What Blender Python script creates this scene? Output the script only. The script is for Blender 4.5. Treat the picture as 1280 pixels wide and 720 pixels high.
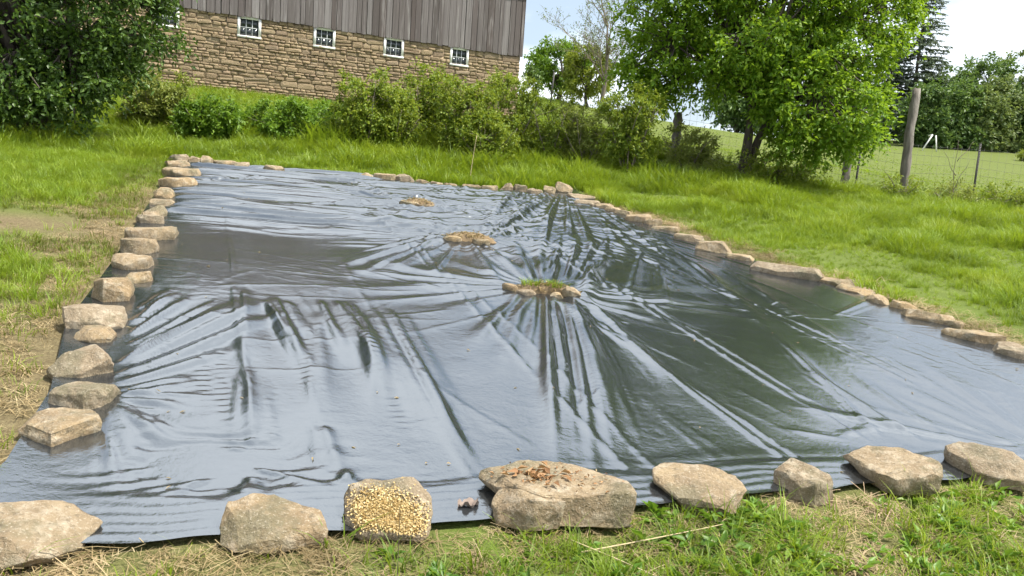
import bpy, bmesh, math, random
import numpy as np
from mathutils import Vector, Matrix, noise as mnoise

for o in list(bpy.data.objects):
    bpy.data.objects.remove(o)
scene = bpy.context.scene
COL = scene.collection

# ------------------------------------------------------------------ camera
H_EYE = 1.5
PITCH, ROLL = math.radians(8.3), math.radians(4.0)
cam_data = bpy.data.cameras.new('camera')
cam_data.sensor_width = 36.0
cam_data.lens = 36.0 * 1000 / 1280
cam_data.clip_start, cam_data.clip_end = 0.05, 3000
cam = bpy.data.objects.new('camera', cam_data)
COL.objects.link(cam)
Fw = Vector((0, math.cos(PITCH), -math.sin(PITCH)))
R0 = Vector((1, 0, 0))
U0 = R0.cross(Fw)
Rt = R0 * math.cos(ROLL) + U0 * math.sin(ROLL)
Up = -R0 * math.sin(ROLL) + U0 * math.cos(ROLL)
M = Matrix((Rt, Up, -Fw)).transposed().to_4x4()
M.translation = Vector((0, 0, H_EYE))
cam.matrix_world = M
scene.camera = cam

# ------------------------------------------------------------------ sky, sun, exposure
SUN_EL = math.radians(61)
SUN_AZ = math.radians(104)          # from +Y towards +X: the sun stands to the side
sun_vec = Vector((math.sin(SUN_AZ) * math.cos(SUN_EL), math.cos(SUN_AZ) * math.cos(SUN_EL), math.sin(SUN_EL)))
world = bpy.data.worlds.new('World')
scene.world = world
world.use_nodes = True
wn, wl = world.node_tree.nodes, world.node_tree.links
wn.clear()
sky = wn.new('ShaderNodeTexSky')
sky.sky_type = 'NISHITA'
sky.sun_disc = False
sky.sun_elevation = SUN_EL
sky.sun_rotation = SUN_AZ
sky.air_density, sky.dust_density, sky.ozone_density = 1.0, 1.5, 1.0
bg_sky = wn.new('ShaderNodeBackground'); bg_sky.inputs['Strength'].default_value = 0.15
bg_cloud = wn.new('ShaderNodeBackground')
bg_cloud.inputs['Color'].default_value = (0.965, 0.98, 1.0, 1)
bg_cloud.inputs['Strength'].default_value = 1.45
tc = wn.new('ShaderNodeTexCoord')
sep = wn.new('ShaderNodeSeparateXYZ'); wl.new(tc.outputs['Generated'], sep.inputs[0])
zz = wn.new('ShaderNodeMath'); zz.operation = 'ADD'; zz.inputs[1].default_value = 0.28; wl.new(sep.outputs['Z'], zz.inputs[0])
dx = wn.new('ShaderNodeMath'); dx.operation = 'DIVIDE'; wl.new(sep.outputs['X'], dx.inputs[0]); wl.new(zz.outputs[0], dx.inputs[1])
dy = wn.new('ShaderNodeMath'); dy.operation = 'DIVIDE'; wl.new(sep.outputs['Y'], dy.inputs[0]); wl.new(zz.outputs[0], dy.inputs[1])
comb = wn.new('ShaderNodeCombineXYZ'); wl.new(dx.outputs[0], comb.inputs[0]); wl.new(dy.outputs[0], comb.inputs[1])
cn = wn.new('ShaderNodeTexNoise'); cn.inputs['Scale'].default_value = 0.9; cn.inputs['Detail'].default_value = 7; cn.inputs['Roughness'].default_value = 0.55
shift = wn.new('ShaderNodeVectorMath'); shift.operation = 'ADD'; shift.inputs[1].default_value = (28.95, 12.05, 0)
wl.new(comb.outputs[0], shift.inputs[0]); wl.new(shift.outputs[0], cn.inputs['Vector'])
cr = wn.new('ShaderNodeValToRGB'); cr.color_ramp.elements[0].position = 0.40; cr.color_ramp.elements[1].position = 0.72
cr.color_ramp.elements[0].color = (0.0, 0.0, 0.0, 1); cr.color_ramp.elements[1].color = (1, 1, 1, 1)
wl.new(cn.outputs['Fac'], cr.inputs['Fac'])
wmix = wn.new('ShaderNodeMixShader'); wl.new(cr.outputs['Color'], wmix.inputs['Fac'])
wl.new(sky.outputs['Color'], bg_sky.inputs['Color'])
bg_veil = wn.new('ShaderNodeBackground'); bg_veil.inputs['Color'].default_value = (0.74, 0.87, 1.0, 1); bg_veil.inputs['Strength'].default_value = 0.50   # thin high cloud
veil = wn.new('ShaderNodeMixShader'); veil.inputs['Fac'].default_value = 0.7
wl.new(bg_sky.outputs[0], veil.inputs[1]); wl.new(bg_veil.outputs[0], veil.inputs[2])
wl.new(veil.outputs[0], wmix.inputs[1]); wl.new(bg_cloud.outputs[0], wmix.inputs[2])
wo = wn.new('ShaderNodeOutputWorld'); wl.new(wmix.outputs[0], wo.inputs['Surface'])

sd = bpy.data.lights.new('sun', 'SUN'); sd.energy = 4.8; sd.angle = math.radians(1.2); sd.color = (1.0, 0.95, 0.86)
sun = bpy.data.objects.new('sun', sd); COL.objects.link(sun)
sun.rotation_euler = (-sun_vec).to_track_quat('-Z', 'Y').to_euler()
sun.location = (20, 2, 40)
vs = scene.view_settings
vs.view_transform = 'Standard'; vs.look = 'None'; vs.exposure = 0.85; vs.gamma = 1.0
vs.use_curve_mapping = False
scene.render.engine = 'CYCLES'
scene.cycles.max_bounces = 5
scene.cycles.diffuse_bounces = 3
scene.cycles.glossy_bounces = 3
scene.cycles.transparent_max_bounces = 6
scene.cycles.use_denoising = True
scene.cycles.adaptive_threshold = 0.03

# ------------------------------------------------------------------ helpers
rng = np.random.default_rng(7)
A_SL, B_SL = -0.0437740, 0.0826123
E1 = np.array([-0.34607615, 0.93820643]); E2 = np.array([0.93820643, 0.34607615])
S0, S1, T0, T1 = 2.6, 13.72, -0.72, 5.85      # the sheet in (s, t): along and across

CTRL = np.array([
    # x, y, height above the main slope
    (8.62, 18.2, .43), (7.55, 18.7, .48), (10.27, 18.2, .55), (10.9, 17.2, .47), (5.0, 18.2, .43), (3.66, 19.3, .70), (2.2, 16.7, .31),
    (-3.34, 17.2, .16), (-6.5, 16.7, .08), (-8.1, 17.75, .08), (-8.3, 14.1, -.05), (-11.4, 27.2, .72), (-7.3, 28.9, .66), (-1.2, 32.4, .70),
    (-16, 24.5, .7), (-17, 30, .8), (2, 40, .9),
    (2.6, 61.4, 1.95), (6.3, 61.3, 1.62), (20, 40.6, .38), (34.8, 71.3, .89), (57.9, 112, 2.74), (62.7, 102, 2.6), (-.9, 17.7, .2),
    (-1.6, 2.2, 0), (3.2, 3.2, 0), (-5.2, 12.5, 0), (1, 14.9, .03), (5.5, 7.0, .03), (0, 8, 0), (-2, 7, 0), (2, 9, 0), (3, 5, 0), (-1, 4, 0), (4.5, 9.5, .05), (0, -3, 0), (6, 12, .2),
    (-4, 7, 0), (-3, 2, 0), (5, 2, 0), (-5.7, 9.7, 0), (-12, 8, 0), (14, 6, .1), (0, -30, 0), (-30, -10, 0), (30, -10, 0), (-40, 30, .5),
    (16, 28, .35), (40, 40, .3), (80, 40, .5), (-30, 62, 1.0), (5, 130, -3.5), (-80, 140, -4), (110, 190, 2), (160, 80, 2), (-160, 40, 0), (-120, 260, -16), (60, 260, -14), (220, 260, -8),
])
def _phi(r2):
    r2 = np.maximum(r2, 1e-9)
    return 0.5 * r2 * np.log(r2)
_n = len(CTRL); _K = np.zeros((_n + 3, _n + 3))
_d2 = ((CTRL[:, None, :2] - CTRL[None, :, :2]) ** 2).sum(-1)
_K[:_n, :_n] = _phi(_d2) + np.eye(_n) * 0.5
_K[:_n, _n] = 1; _K[:_n, _n + 1:] = CTRL[:, :2]; _K[_n, :_n] = 1; _K[_n + 1:, :_n] = CTRL[:, :2].T
_Wt = np.linalg.solve(_K, np.concatenate([CTRL[:, 2], np.zeros(3)]))
def T(x, y):
    x = np.asarray(x, float); y = np.asarray(y, float)
    sh = x.shape; x = x.ravel(); y = y.ravel()
    out = np.empty(len(x))
    for i in range(0, len(x), 40000):
        xs, ys = x[i:i + 40000], y[i:i + 40000]
        r2 = (xs[:, None] - CTRL[None, :, 0]) ** 2 + (ys[:, None] - CTRL[None, :, 1]) ** 2
        out[i:i + 40000] = _phi(r2) @ _Wt[:_n] + _Wt[_n] + _Wt[_n + 1] * xs + _Wt[_n + 2] * ys
    return (out + A_SL * x + B_SL * y).reshape(sh)
def Tz(x, y):
    return float(T(np.array([x]), np.array([y]))[0])
def st(x, y):
    return x * E1[0] + y * E1[1], x * E2[0] + y * E2[1]
def xy(s, t):
    return s * E1[0] + t * E2[0], s * E1[1] + t * E2[1]

_LAT = np.random.default_rng(3).random((256, 256))
def vnoise(x, y):
    xi = np.floor(x).astype(int); yi = np.floor(y).astype(int)
    fx = x - xi; fy = y - yi
    fx = fx * fx * fx * (fx * (fx * 6 - 15) + 10); fy = fy * fy * fy * (fy * (fy * 6 - 15) + 10)
    a = _LAT[xi & 255, yi & 255]; b = _LAT[(xi + 1) & 255, yi & 255]
    c = _LAT[xi & 255, (yi + 1) & 255]; d = _LAT[(xi + 1) & 255, (yi + 1) & 255]
    return (a * (1 - fx) + b * fx) * (1 - fy) + (c * (1 - fx) + d * fx) * fy * 1.0 - 0.5
def fbm(x, y, oct=4, gain=0.5):
    v = 0; a = 1; f = 1
    for k in range(oct):
        v = v + a * vnoise(x * f + 17.3 * k, y * f + 5.1 * k); a *= gain; f *= 2.03
    return v
def sstep(a, b, x):
    u = np.clip((x - a) / (b - a), 0, 1)
    return u * u * (3 - 2 * u)

def tag(o, label=None, cat=None, group=None, kind=None):
    if label: o['label'] = label
    if cat: o['category'] = cat
    if group: o['group'] = group
    if kind: o['kind'] = kind
    return o
def link(o, parent=None):
    COL.objects.link(o)
    if parent is not None:
        o.parent = parent
    return o
def empty(name, loc, rz=0):
    o = bpy.data.objects.new(name, None); o.empty_display_size = 0.2
    o.location = loc; o.rotation_euler = (0, 0, rz)
    return link(o)
def mesh_np(name, V, Fq=None, Ft=None, smooth=False):
    """fast mesh from numpy arrays: Fq (n,4) quads and Ft (m,3) triangles"""
    me = bpy.data.meshes.new(name)
    V = np.asarray(V, np.float32)
    me.vertices.add(len(V)); me.vertices.foreach_set('co', V.ravel())
    loops, starts, tot = [], [], 0
    if Fq is not None and len(Fq):
        Fq = np.asarray(Fq, np.int32); loops.append(Fq.ravel()); starts.append(np.arange(len(Fq)) * 4); tot = len(Fq) * 4
    if Ft is not None and len(Ft):
        Ft = np.asarray(Ft, np.int32); loops.append(Ft.ravel()); starts.append(tot + np.arange(len(Ft)) * 3)
    lp = np.concatenate(loops).astype(np.int32); ls = np.concatenate(starts).astype(np.int32)
    me.loops.add(len(lp)); me.loops.foreach_set('vertex_index', lp)
    me.polygons.add(len(ls)); me.polygons.foreach_set('loop_start', ls)
    if smooth:
        me.polygons.foreach_set('use_smooth', np.ones(len(ls), bool))
    me.update(calc_edges=True); me.validate()
    return me
class Geo:
    def __init__(self):
        self.v = []; self.q = []; self.t = []; self.n = 0
    def add(self, V, q=None, t=None):
        V = np.asarray(V, float)
        if q is not None and len(q): self.q.append(np.asarray(q, int) + self.n)
        if t is not None and len(t): self.t.append(np.asarray(t, int) + self.n)
        self.v.append(V); self.n += len(V)
    def tube(self, P, r, sides=6):
        P = np.asarray(P, float); r = np.broadcast_to(np.asarray(r, float), (len(P),))
        d = np.gradient(P, axis=0); d /= np.linalg.norm(d, axis=1)[:, None] + 1e-9
        ref = np.array([0.31, 0.17, 0.94]) if abs(d[0][2]) < .9 else np.array([1., .1, 0])
        a = np.cross(d, ref); a /= np.linalg.norm(a, axis=1)[:, None] + 1e-9
        b = np.cross(d, a)
        ang = np.linspace(0, 2 * np.pi, sides, endpoint=False)
        ring = P[:, None, :] + r[:, None, None] * (np.cos(ang)[None, :, None] * a[:, None, :] + np.sin(ang)[None, :, None] * b[:, None, :])
        V = ring.reshape(-1, 3); m = len(P)
        i = np.arange(m - 1)[:, None] * sides; j = np.arange(sides)[None, :]; k = (j + 1) % sides
        q = np.stack([i + j, i + k, i + sides + k, i + sides + j], -1).reshape(-1, 4)
        V = np.concatenate([V, P[:1], P[-1:]])
        c0, c1 = m * sides, m * sides + 1; jj = np.arange(sides); kk = (jj + 1) % sides
        t = np.concatenate([np.stack([np.full(sides, c0), kk, jj], -1), np.stack([np.full(sides, c1), (m - 1) * sides + jj, (m - 1) * sides + kk], -1)])
        self.add(V, q, t)
    def box(self, x0, x1, y0, y1, z0, z1):
        V = [(x, y, z) for z in (z0, z1) for y in (y0, y1) for x in (x0, x1)]
        self.add(V, [(0, 2, 3, 1), (4, 5, 7, 6), (0, 1, 5, 4), (2, 6, 7, 3), (0, 4, 6, 2), (1, 3, 7, 5)])
    def mesh(self, name, smooth=False):
        return mesh_np(name, np.concatenate(self.v), np.concatenate(self.q) if self.q else None, np.concatenate(self.t) if self.t else None, smooth)
    def build(self, name, mat, parent=None, smooth=False):
        me = self.mesh(name, smooth); me.materials.append(mat)
        return link(bpy.data.objects.new(name, me), parent)
def obj(name, me, mat=None, parent=None, loc=None):
    if mat is not None and not me.materials:
        me.materials.append(mat)
    o = bpy.data.objects.new(name, me)
    if loc is not None: o.location = loc
    return link(o, parent)

# ------------------------------------------------------------------ materials
class NT:
    def __init__(self, name):
        self.m = bpy.data.materials.new(name); self.m.use_nodes = True
        self.t = self.m.node_tree; self.n = self.t.nodes; self.l = self.t.links
        self.p = self.n['Principled BSDF']; self.out = self.n['Material Output']
    def node(self, typ, **kw):
        nd = self.n.new('ShaderNode' + typ)
        for k, v in kw.items():
            if k.startswith('i_'):
                nd.inputs[k[2:].replace('_', ' ')].default_value = v
            else:
                setattr(nd, k, v)
        return nd
    def noise(self, scale, detail=5, rough=0.55, vec=None, mapping=None):
        nd = self.node('TexNoise', i_Scale=scale, i_Detail=detail, i_Roughness=rough)
        if mapping is not None:
            tcn = self.node('TexCoord'); mp = self.node('Mapping'); mp.inputs['Scale'].default_value = mapping
            self.l.new(tcn.outputs['Object'], mp.inputs['Vector']); self.l.new(mp.outputs[0], nd.inputs['Vector'])
        elif vec is not None:
            self.l.new(vec, nd.inputs['Vector'])
        else:
            tcn = self.node('TexCoord'); self.l.new(tcn.outputs['Object'], nd.inputs['Vector'])
        return nd.outputs['Fac']
    def ramp(self, fac, stops):
        r = self.node('ValToRGB'); e = r.color_ramp.elements
        while len(e) < len(stops): e.new(0.5)
        for k, (p, c) in enumerate(stops):
            e[k].position = p; e[k].color = (*c, 1) if len(c) == 3 else c
        self.l.new(fac, r.inputs['Fac']); return r.outputs['Color']
    def mix(self, fac, a, b, blend='MIX'):
        m = self.node('MixRGB', blend_type=blend)
        for s, v in ((0, fac), (1, a), (2, b)):
            if isinstance(v, (int, float)): m.inputs[s].default_value = v
            elif isinstance(v, tuple): m.inputs[s].default_value = (*v, 1)
            else: self.l.new(v, m.inputs[s])
        return m.outputs[0]
    def math(self, op, a, b=0.0):
        m = self.node('Math', operation=op)
        for s, v in ((0, a), (1, b)):
            if isinstance(v, (int, float)): m.inputs[s].default_value = v
            else: self.l.new(v, m.inputs[s])
        return m.outputs[0]
    def color(self, c): self.l.new(c, self.p.inputs['Base Color'])
    def bump(self, h, strength=0.5, dist=0.02):
        b = self.node('Bump', i_Strength=strength, i_Distance=dist); self.l.new(h, b.inputs['Height'])
        self.l.new(b.outputs[0], self.p.inputs['Normal']); return b
    def orand(self): return self.node('ObjectInfo').outputs['Random']
    def island(self): return self.node('NewGeometry').outputs['Random Per Island']

def leaf_mat(name, dark, mid, light, trans=0.35, rough=0.5, by_inst=False):
    b = NT(name)
    r = b.island()
    if by_inst:
        r = b.math('FRACT', b.math('ADD', b.math('MULTIPLY', r, 0.45), b.math('MULTIPLY', b.orand(), 0.55)), 0)
    c = b.ramp(r, [(0.0, dark), (0.5, mid), (1.0, light)])
    if by_inst:
        ln = b.noise(.9, 4, .6, vec=b.node('ObjectInfo').outputs['Location'])
        c = b.mix(b.ramp(ln, [(.38, (.55, .55, .55)), (.52, (0, 0, 0))]), c, tuple(x * .55 for x in dark))
        c = b.mix(b.ramp(ln, [(.54, (0, 0, 0)), (.70, (.5, .5, .5))]), c, (light[0] * 1.25, light[1] * 1.02, light[2] * 1.5))
    b.color(c); b.p.inputs['Roughness'].default_value = rough; b.p.inputs['Specular IOR Level'].default_value = 0.35
    tr = b.node('BsdfTranslucent'); tcol = b.mix(0.5, c, (light[0] * 1.2, light[1] * 1.15, light[2] * .6)); b.l.new(tcol, tr.inputs['Color'])
    ms = b.node('MixShader'); ms.inputs[0].default_value = trans
    b.l.new(b.p.outputs[0], ms.inputs[1]); b.l.new(tr.outputs[0], ms.inputs[2]); b.l.new(ms.outputs[0], b.out.inputs['Surface'])
    return b.m
def bark_mat(name, c0, c1, scale=(1, 1, .15), rough=0.9):
    b = NT(name); n1 = b.noise(14, 6, 0.6, mapping=scale); n2 = b.noise(3, 3)
    c = b.ramp(n1, [(0.3, c0), (0.7, c1)]); b.color(b.mix(b.math('MULTIPLY', n2, .5), c, tuple(x * .6 for x in c0)))
    b.p.inputs['Roughness'].default_value = rough; b.bump(n1, 0.8, 0.02); return b.m
def plain(name, c, rough=0.6, var=0.15, scale=8, metal=0):
    b = NT(name); n1 = b.noise(scale, 5)
    b.color(b.mix(n1, tuple(x * (1 - var) for x in c), tuple(min(1, x * (1 + var)) for x in c)))
    b.p.inputs['Roughness'].default_value = rough; b.p.inputs['Metallic'].default_value = metal; return b.m

def stone_mat():
    b = NT('sandstone'); r = b.orand(); tcn = b.node('TexCoord')
    vv = b.node('VectorMath', operation='ADD'); cmb = b.node('CombineXYZ'); rk = b.math('MULTIPLY', r, 37.0)
    for k in range(3): b.l.new(rk, cmb.inputs[k])
    b.l.new(tcn.outputs['Object'], vv.inputs[0]); b.l.new(cmb.outputs[0], vv.inputs[1]); v = vv.outputs[0]
    n1 = b.noise(8, 8, 0.68, vec=v); n2 = b.noise(34, 6, 0.7, vec=v); n3 = b.noise(4.5, 5, 0.65, vec=v); n4 = b.noise(110, 3, 0.6, vec=v); n5 = b.noise(14, 6, .7, vec=v)
    base = b.ramp(r, [(0.0, (.27, .19, .10)), (0.25, (.36, .27, .155)), (0.5, (.29, .235, .16)), (0.75, (.37, .265, .135)), (1.0, (.31, .23, .13))])
    c = b.mix(b.ramp(n1, [(.35, (0, 0, 0)), (.68, (.85, .85, .85))]), base, (.185, .13, .075))
    c = b.mix(b.ramp(n5, [(0.50, (0, 0, 0)), (0.66, (.7, .7, .7))]), c, (.47, .405, .30))
    c = b.mix(b.ramp(n3, [(0.50, (0, 0, 0)), (0.62, (.75, .75, .75))]), c, (.125, .115, .065))
    c = b.mix(b.ramp(n2, [(0.32, (.75, .75, .75)), (0.46, (0, 0, 0))]), c, (.10, .08, .05))
    c = b.mix(b.math('MULTIPLY', b.math('FRACT', b.math('MULTIPLY', r, 7.3)), .30), c, (.16, .135, .105))
    c = b.mix(b.ramp(n4, [(0.55, (0, 0, 0)), (0.72, (.5, .5, .5))]), c, (.50, .44, .34))
    b.color(c); b.p.inputs['Roughness'].default_value = 0.92; b.p.inputs['Specular IOR Level'].default_value = 0.2
    h = b.math('ADD', b.math('ADD', n1, b.math('MULTIPLY', n2, .6)), b.math('ADD', b.math('MULTIPLY', n4, .2), b.math('MULTIPLY', n5, .7))); b.bump(h, 1.0, 0.022); return b.m
M_STONE = stone_mat()
def wallstone_mat():
    b = NT('foundation_stone'); r = b.orand(); n1 = b.noise(5, 6, .65); n2 = b.noise(22, 4)
    isl = b.island(); rr = b.math('FRACT', b.math('ADD', r, isl))
    base = b.ramp(rr, [(0.0, (.22, .155, .092)), (0.25, (.29, .21, .122)), (0.5, (.35, .265, .16)), (0.7, (.27, .20, .118)), (.88, (.22, .15, .105)), (1.0, (.32, .255, .17))])
    c = b.mix(b.math('MULTIPLY', n1, .6), base, (.20, .14, .075)); c = b.mix(b.math('MULTIPLY', n2, .35), c, (.36, .285, .185))
    b.color(c); b.p.inputs['Roughness'].default_value = .95; b.bump(b.math('ADD', n1, n2), .8, .03); return b.m
M_WSTONE = wallstone_mat()
M_MORTAR = plain('lime_mortar', (.28, .21, .13), .95, .3, 6)
def board_mat():
    b = NT('weathered_board'); r = b.orand()
    base = b.ramp(r, [(0, (.068, .055, .05)), (.2, (.16, .142, .137)), (.4, (.095, .078, .073)), (.6, (.215, .197, .192)), (.8, (.122, .105, .10)), (1, (.08, .062, .056))])
    g = b.noise(16, 6, .7, mapping=(.45, .45, .10)); k = b.noise(2.5, 3, .6, mapping=(.8, .8, .9))
    for nd in [q for q in b.n if q.type == 'TEX_NOISE']:
        nd.noise_dimensions = '4D'; b.l.new(b.math('MULTIPLY', r, 40.0), nd.inputs['W'])
    c = b.mix(b.ramp(g, [(.40, (.55, .55, .55)), (.56, (0, 0, 0))]), base, (.05, .043, .04))
    c = b.mix(b.ramp(k, [(.55, (0, 0, 0)), (.7, (.6, .6, .6))]), c, (.32, .30, .29))
    b.color(c); b.p.inputs['Roughness'].default_value = .9; b.bump(g, .7, .02); return b.m
M_BOARD = board_mat()
M_WHITE = plain('chipped_white_paint', (.74, .73, .69), .55, .12, 12)
def glass_mat():
    b = NT('old_window_glass'); b.p.inputs['Base Color'].default_value = (.02, .025, .028, 1); b.p.inputs['Roughness'].default_value = .12
    b.p.inputs['IOR'].default_value = 1.5; b.bump(b.noise(3, 2), .3, .02); return b.m
M_GLASS = glass_mat()
M_ROOF = plain('rusty_sheet_roof', (.16, .13, .12), .6, .4, 2)
M_BARK = bark_mat('grey_brown_bark', (.055, .042, .032), (.15, .125, .10))
M_STEM = bark_mat('pale_stem_bark', (.13, .105, .075), (.27, .23, .175))
M_POST = bark_mat('weathered_post_wood', (.12, .10, .085), (.30, .27, .235))
M_TPOST = plain('dark_steel_post', (.05, .045, .04), .6, .3, 20)
M_WIRE = plain('galvanised_wire', (.12, .12, .11), .5, .2, 20, .5)

def tarp_mat():
    b = NT('black_polythene')
    tcn = b.node('TexCoord'); v = tcn.outputs['Object']
    n1 = b.noise(1.6, 5, .6, vec=v); n2 = b.noise(26, 4, .6, vec=v); n3 = b.noise(7, 5, .65, vec=v)
    b.color(b.mix(n3, (.010, .0115, .0135), (.027, .029, .032)))       # black film under a thin bloom of dust
    b.l.new(b.ramp(n1, [(.3, (.09, .09, .09)), (.7, (.16, .16, .16))]), b.p.inputs['Roughness'])
    b.p.inputs['IOR'].default_value = 2.95; b.p.inputs['Specular Tint'].default_value = (.88, .95, 1.0, 1)
    rid = b.math('ABSOLUTE', b.math('SUBTRACT', n3, .5)); rid2 = b.math('ABSOLUTE', b.math('SUBTRACT', n2, .5))
    h = b.math('ADD', b.math('MULTIPLY', rid2, -.35), b.math('MULTIPLY', rid, -1.0)); b.bump(h, .22, .02); return b.m
M_TARP = tarp_mat()

def ground_mat():
    b = NT('grassy_ground'); tcn = b.node('TexCoord'); v = tcn.outputs['Object']
    n1 = b.noise(.35, 6, .6, vec=v); n2 = b.noise(4, 6, .65, vec=v); n3 = b.noise(45, 4, .7, vec=v)
    at = b.node('Attribute', attribute_name='dry')
    green = b.mix(n2, (.052, .085, .016), (.115, .155, .032)); green = b.mix(b.math('MULTIPLY', n1, .6), green, (.145, .17, .045))
    dry = b.mix(n2, (.125, .10, .055), (.235, .19, .105)); dry = b.mix(b.ramp(n3, [(.4, (.7, .7, .7)), (.6, (0, 0, 0))]), dry, (.085, .06, .035))
    b.color(b.mix(at.outputs['Fac'], green, dry)); b.p.inputs['Roughness'].default_value = 1.0; b.p.inputs['Specular IOR Level'].default_value = .1
    b.bump(b.math('ADD', n2, b.math('MULTIPLY', n3, .4)), .8, .05); return b.m
M_GROUND = ground_mat()

# ------------------------------------------------------------------ the ground sheet
def dryness(x, y):
    """bare or dry ground along the mown path, the front strip and a few patches"""
    s, t = st(x, y)
    nz = fbm(x * .9 + 40, y * .9 + 9, 4)
    path = sstep(-2.1, -1.0, t + nz * .6) * (t < -.4) * (1 - sstep(8.5, 13.0, s + nz * 1.5)) * (s > 1)
    patch = np.exp(-(((s - 7.95) / .55) ** 2 + ((t + 1.75) / .75) ** 2))
    front = (s < 2.9) * np.clip(.45 + nz * 1.0 + .35 * (t < .7) + .25 * np.exp(-((t - 3.6) / .6) ** 2), 0, 1) * sstep(.3, 1.8, s)
    field = .12 * sstep(19.5, 22, y) * (x > 2)
    gr = ((s - 5.75) / .8) ** 2 + ((t + 1.65) / .45) ** 2
    rim = np.exp(-((t - 6.15) / .18) ** 2) * (s < 12) * .5
    return np.clip(np.maximum.reduce([path * .95, patch * 1.1, front, field, rim]) * (1 - .8 * np.exp(-gr)), 0, 1)
def axis(a, b, c, n, k):
    u = np.linspace(-1, 1, n); v = np.sinh(k * u) / np.sinh(k)
    return np.where(v < 0, c + v * (c - a), c + v * (b - c))
gx = axis(-300, 320, 0.5, 300, 5.2); gy = axis(-60, 420, 5.0, 320, 5.0)
GX, GY = np.meshgrid(gx, gy)
GZ = T(GX, GY) + .05 * fbm(GX * .5, GY * .5, 3) * sstep(3, 25, np.hypot(GX, GY - 8))
_s, _t = st(GX, GY)
nxg, nyg = len(gx), len(gy)
idx = np.arange(nxg * nyg).reshape(nyg, nxg)
quads = np.stack([idx[:-1, :-1], idx[:-1, 1:], idx[1:, 1:], idx[1:, :-1]], -1).reshape(-1, 4)
gme = mesh_np('ground', np.stack([GX, GY, GZ], -1).reshape(-1, 3), quads, smooth=True)
att = gme.attributes.new('dry', 'FLOAT', 'POINT'); att.data.foreach_set('value', dryness(GX, GY).ravel().astype(np.float32))
ground = obj('ground', gme, M_GROUND); tag(ground, 'sloping grassy ground with a dry mown path', kind='structure')

# ------------------------------------------------------------------ the black plastic sheet
STONES = []       # (x, y, half size) of the stones that weigh the sheet down
FRONT = [
    (-1.42, 2.32, 0.37, 0.30, 0.105), (-0.735, 2.51, 0.355, 0.22, 0.09), (-0.378, 2.645, 0.305, 0.20, 0.112), (0.205, 2.885, 0.61, 0.40, 0.105),
    (0.803, 3.11, 0.38, 0.27, 0.085), (1.283, 3.27, 0.23, 0.18, 0.09), (1.767, 3.48, 0.44, 0.31, 0.10), (2.308, 3.68, 0.36, 0.24, 0.11)]
LEFT = [
    (-1.735, 3.051, 0.288, 0.225, 0.065), (-1.818, 3.356, 0.232, 0.185, 0.075), (-2.015, 3.719, 0.273, 0.219, 0.105), (-2.201, 4.161, 0.181, 0.142, 0.06),
    (-2.299, 4.385, 0.307, 0.245, 0.105), (-2.494, 4.917, 0.232, 0.185, 0.135), (-2.516, 5.319, 0.139, 0.111, 0.077), (-2.761, 5.714, 0.228, 0.183, 0.098),
    (-2.953, 6.216, 0.260, 0.208, 0.105), (-3.125, 6.815, 0.396, 0.317, 0.095), (-3.433, 7.485, 0.230, 0.184, 0.07), (-3.531, 7.810, 0.202, 0.161, 0.111),
    (-3.744, 8.421, 0.242, 0.193, 0.07), (-3.924, 8.925, 0.203, 0.163, 0.112), (-4.202, 9.917, 0.438, 0.350, 0.11), (-4.600, 10.917, 0.470, 0.376, 0.11),
    (-5.048, 11.920, 0.305, 0.244, 0.08), (-5.327, 12.605, 0.298, 0.238, 0.10)]
FAR = [
    (-5.077, 12.578, 0.174, 0.139, 0.096), (-4.922, 12.661, 0.200, 0.160, 0.115), (-4.681, 12.794, 0.377, 0.301, 0.055), (-4.412, 12.789, 0.252, 0.202, 0.055),
    (-3.833, 12.566, 0.321, 0.257, 0.106), (-2.484, 13.070, 0.194, 0.155, 0.106), (-2.215, 13.211, 0.389, 0.311, 0.120), (-1.886, 13.301, 0.340, 0.272, 0.127),
    (-1.616, 13.423, 0.225, 0.180, 0.073), (-1.382, 13.429, 0.238, 0.191, 0.072), (-1.152, 13.554, 0.241, 0.192, 0.059), (-0.804, 13.716, 0.337, 0.270, 0.065),
    (-0.506, 13.634, 0.295, 0.236, 0.095), (-0.227, 13.908, 0.247, 0.198, 0.130), (0.008, 14.028, 0.249, 0.199, 0.104), (0.274, 13.934, 0.275, 0.220, 0.086),
    (0.538, 14.178, 0.210, 0.168, 0.115), (0.801, 14.484, 0.314, 0.251, 0.146)]
RIGHT = [
    (1.089, 13.832, 0.408, 0.326, 0.100), (1.144, 13.117, 0.387, 0.310, 0.107), (1.369, 12.865, 0.254, 0.203, 0.104), (1.481, 12.476, 0.222, 0.178, 0.103),
    (1.628, 12.246, 0.242, 0.194, 0.098), (1.741, 11.636, 0.367, 0.293, 0.135), (1.931, 11.432, 0.249, 0.199, 0.110), (2.042, 11.040, 0.338, 0.270, 0.061),
    (2.202, 10.204, 0.362, 0.290, 0.119), (2.363, 9.559, 0.414, 0.332, 0.175), (2.598, 9.177, 0.309, 0.247, 0.088), (2.912, 8.476, 0.683, 0.400, 0.164),
    (3.336, 8.260, 0.328, 0.262, 0.076), (3.429, 7.953, 0.316, 0.253, 0.064), (3.473, 7.499, 0.210, 0.168, 0.115), (3.631, 7.356, 0.184, 0.147, 0.090),
    (3.688, 7.017, 0.349, 0.279, 0.110), (3.832, 6.873, 0.166, 0.133, 0.070), (3.801, 6.455, 0.385, 0.308, 0.104), (3.916, 6.036, 0.338, 0.270, 0.105)]
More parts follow.
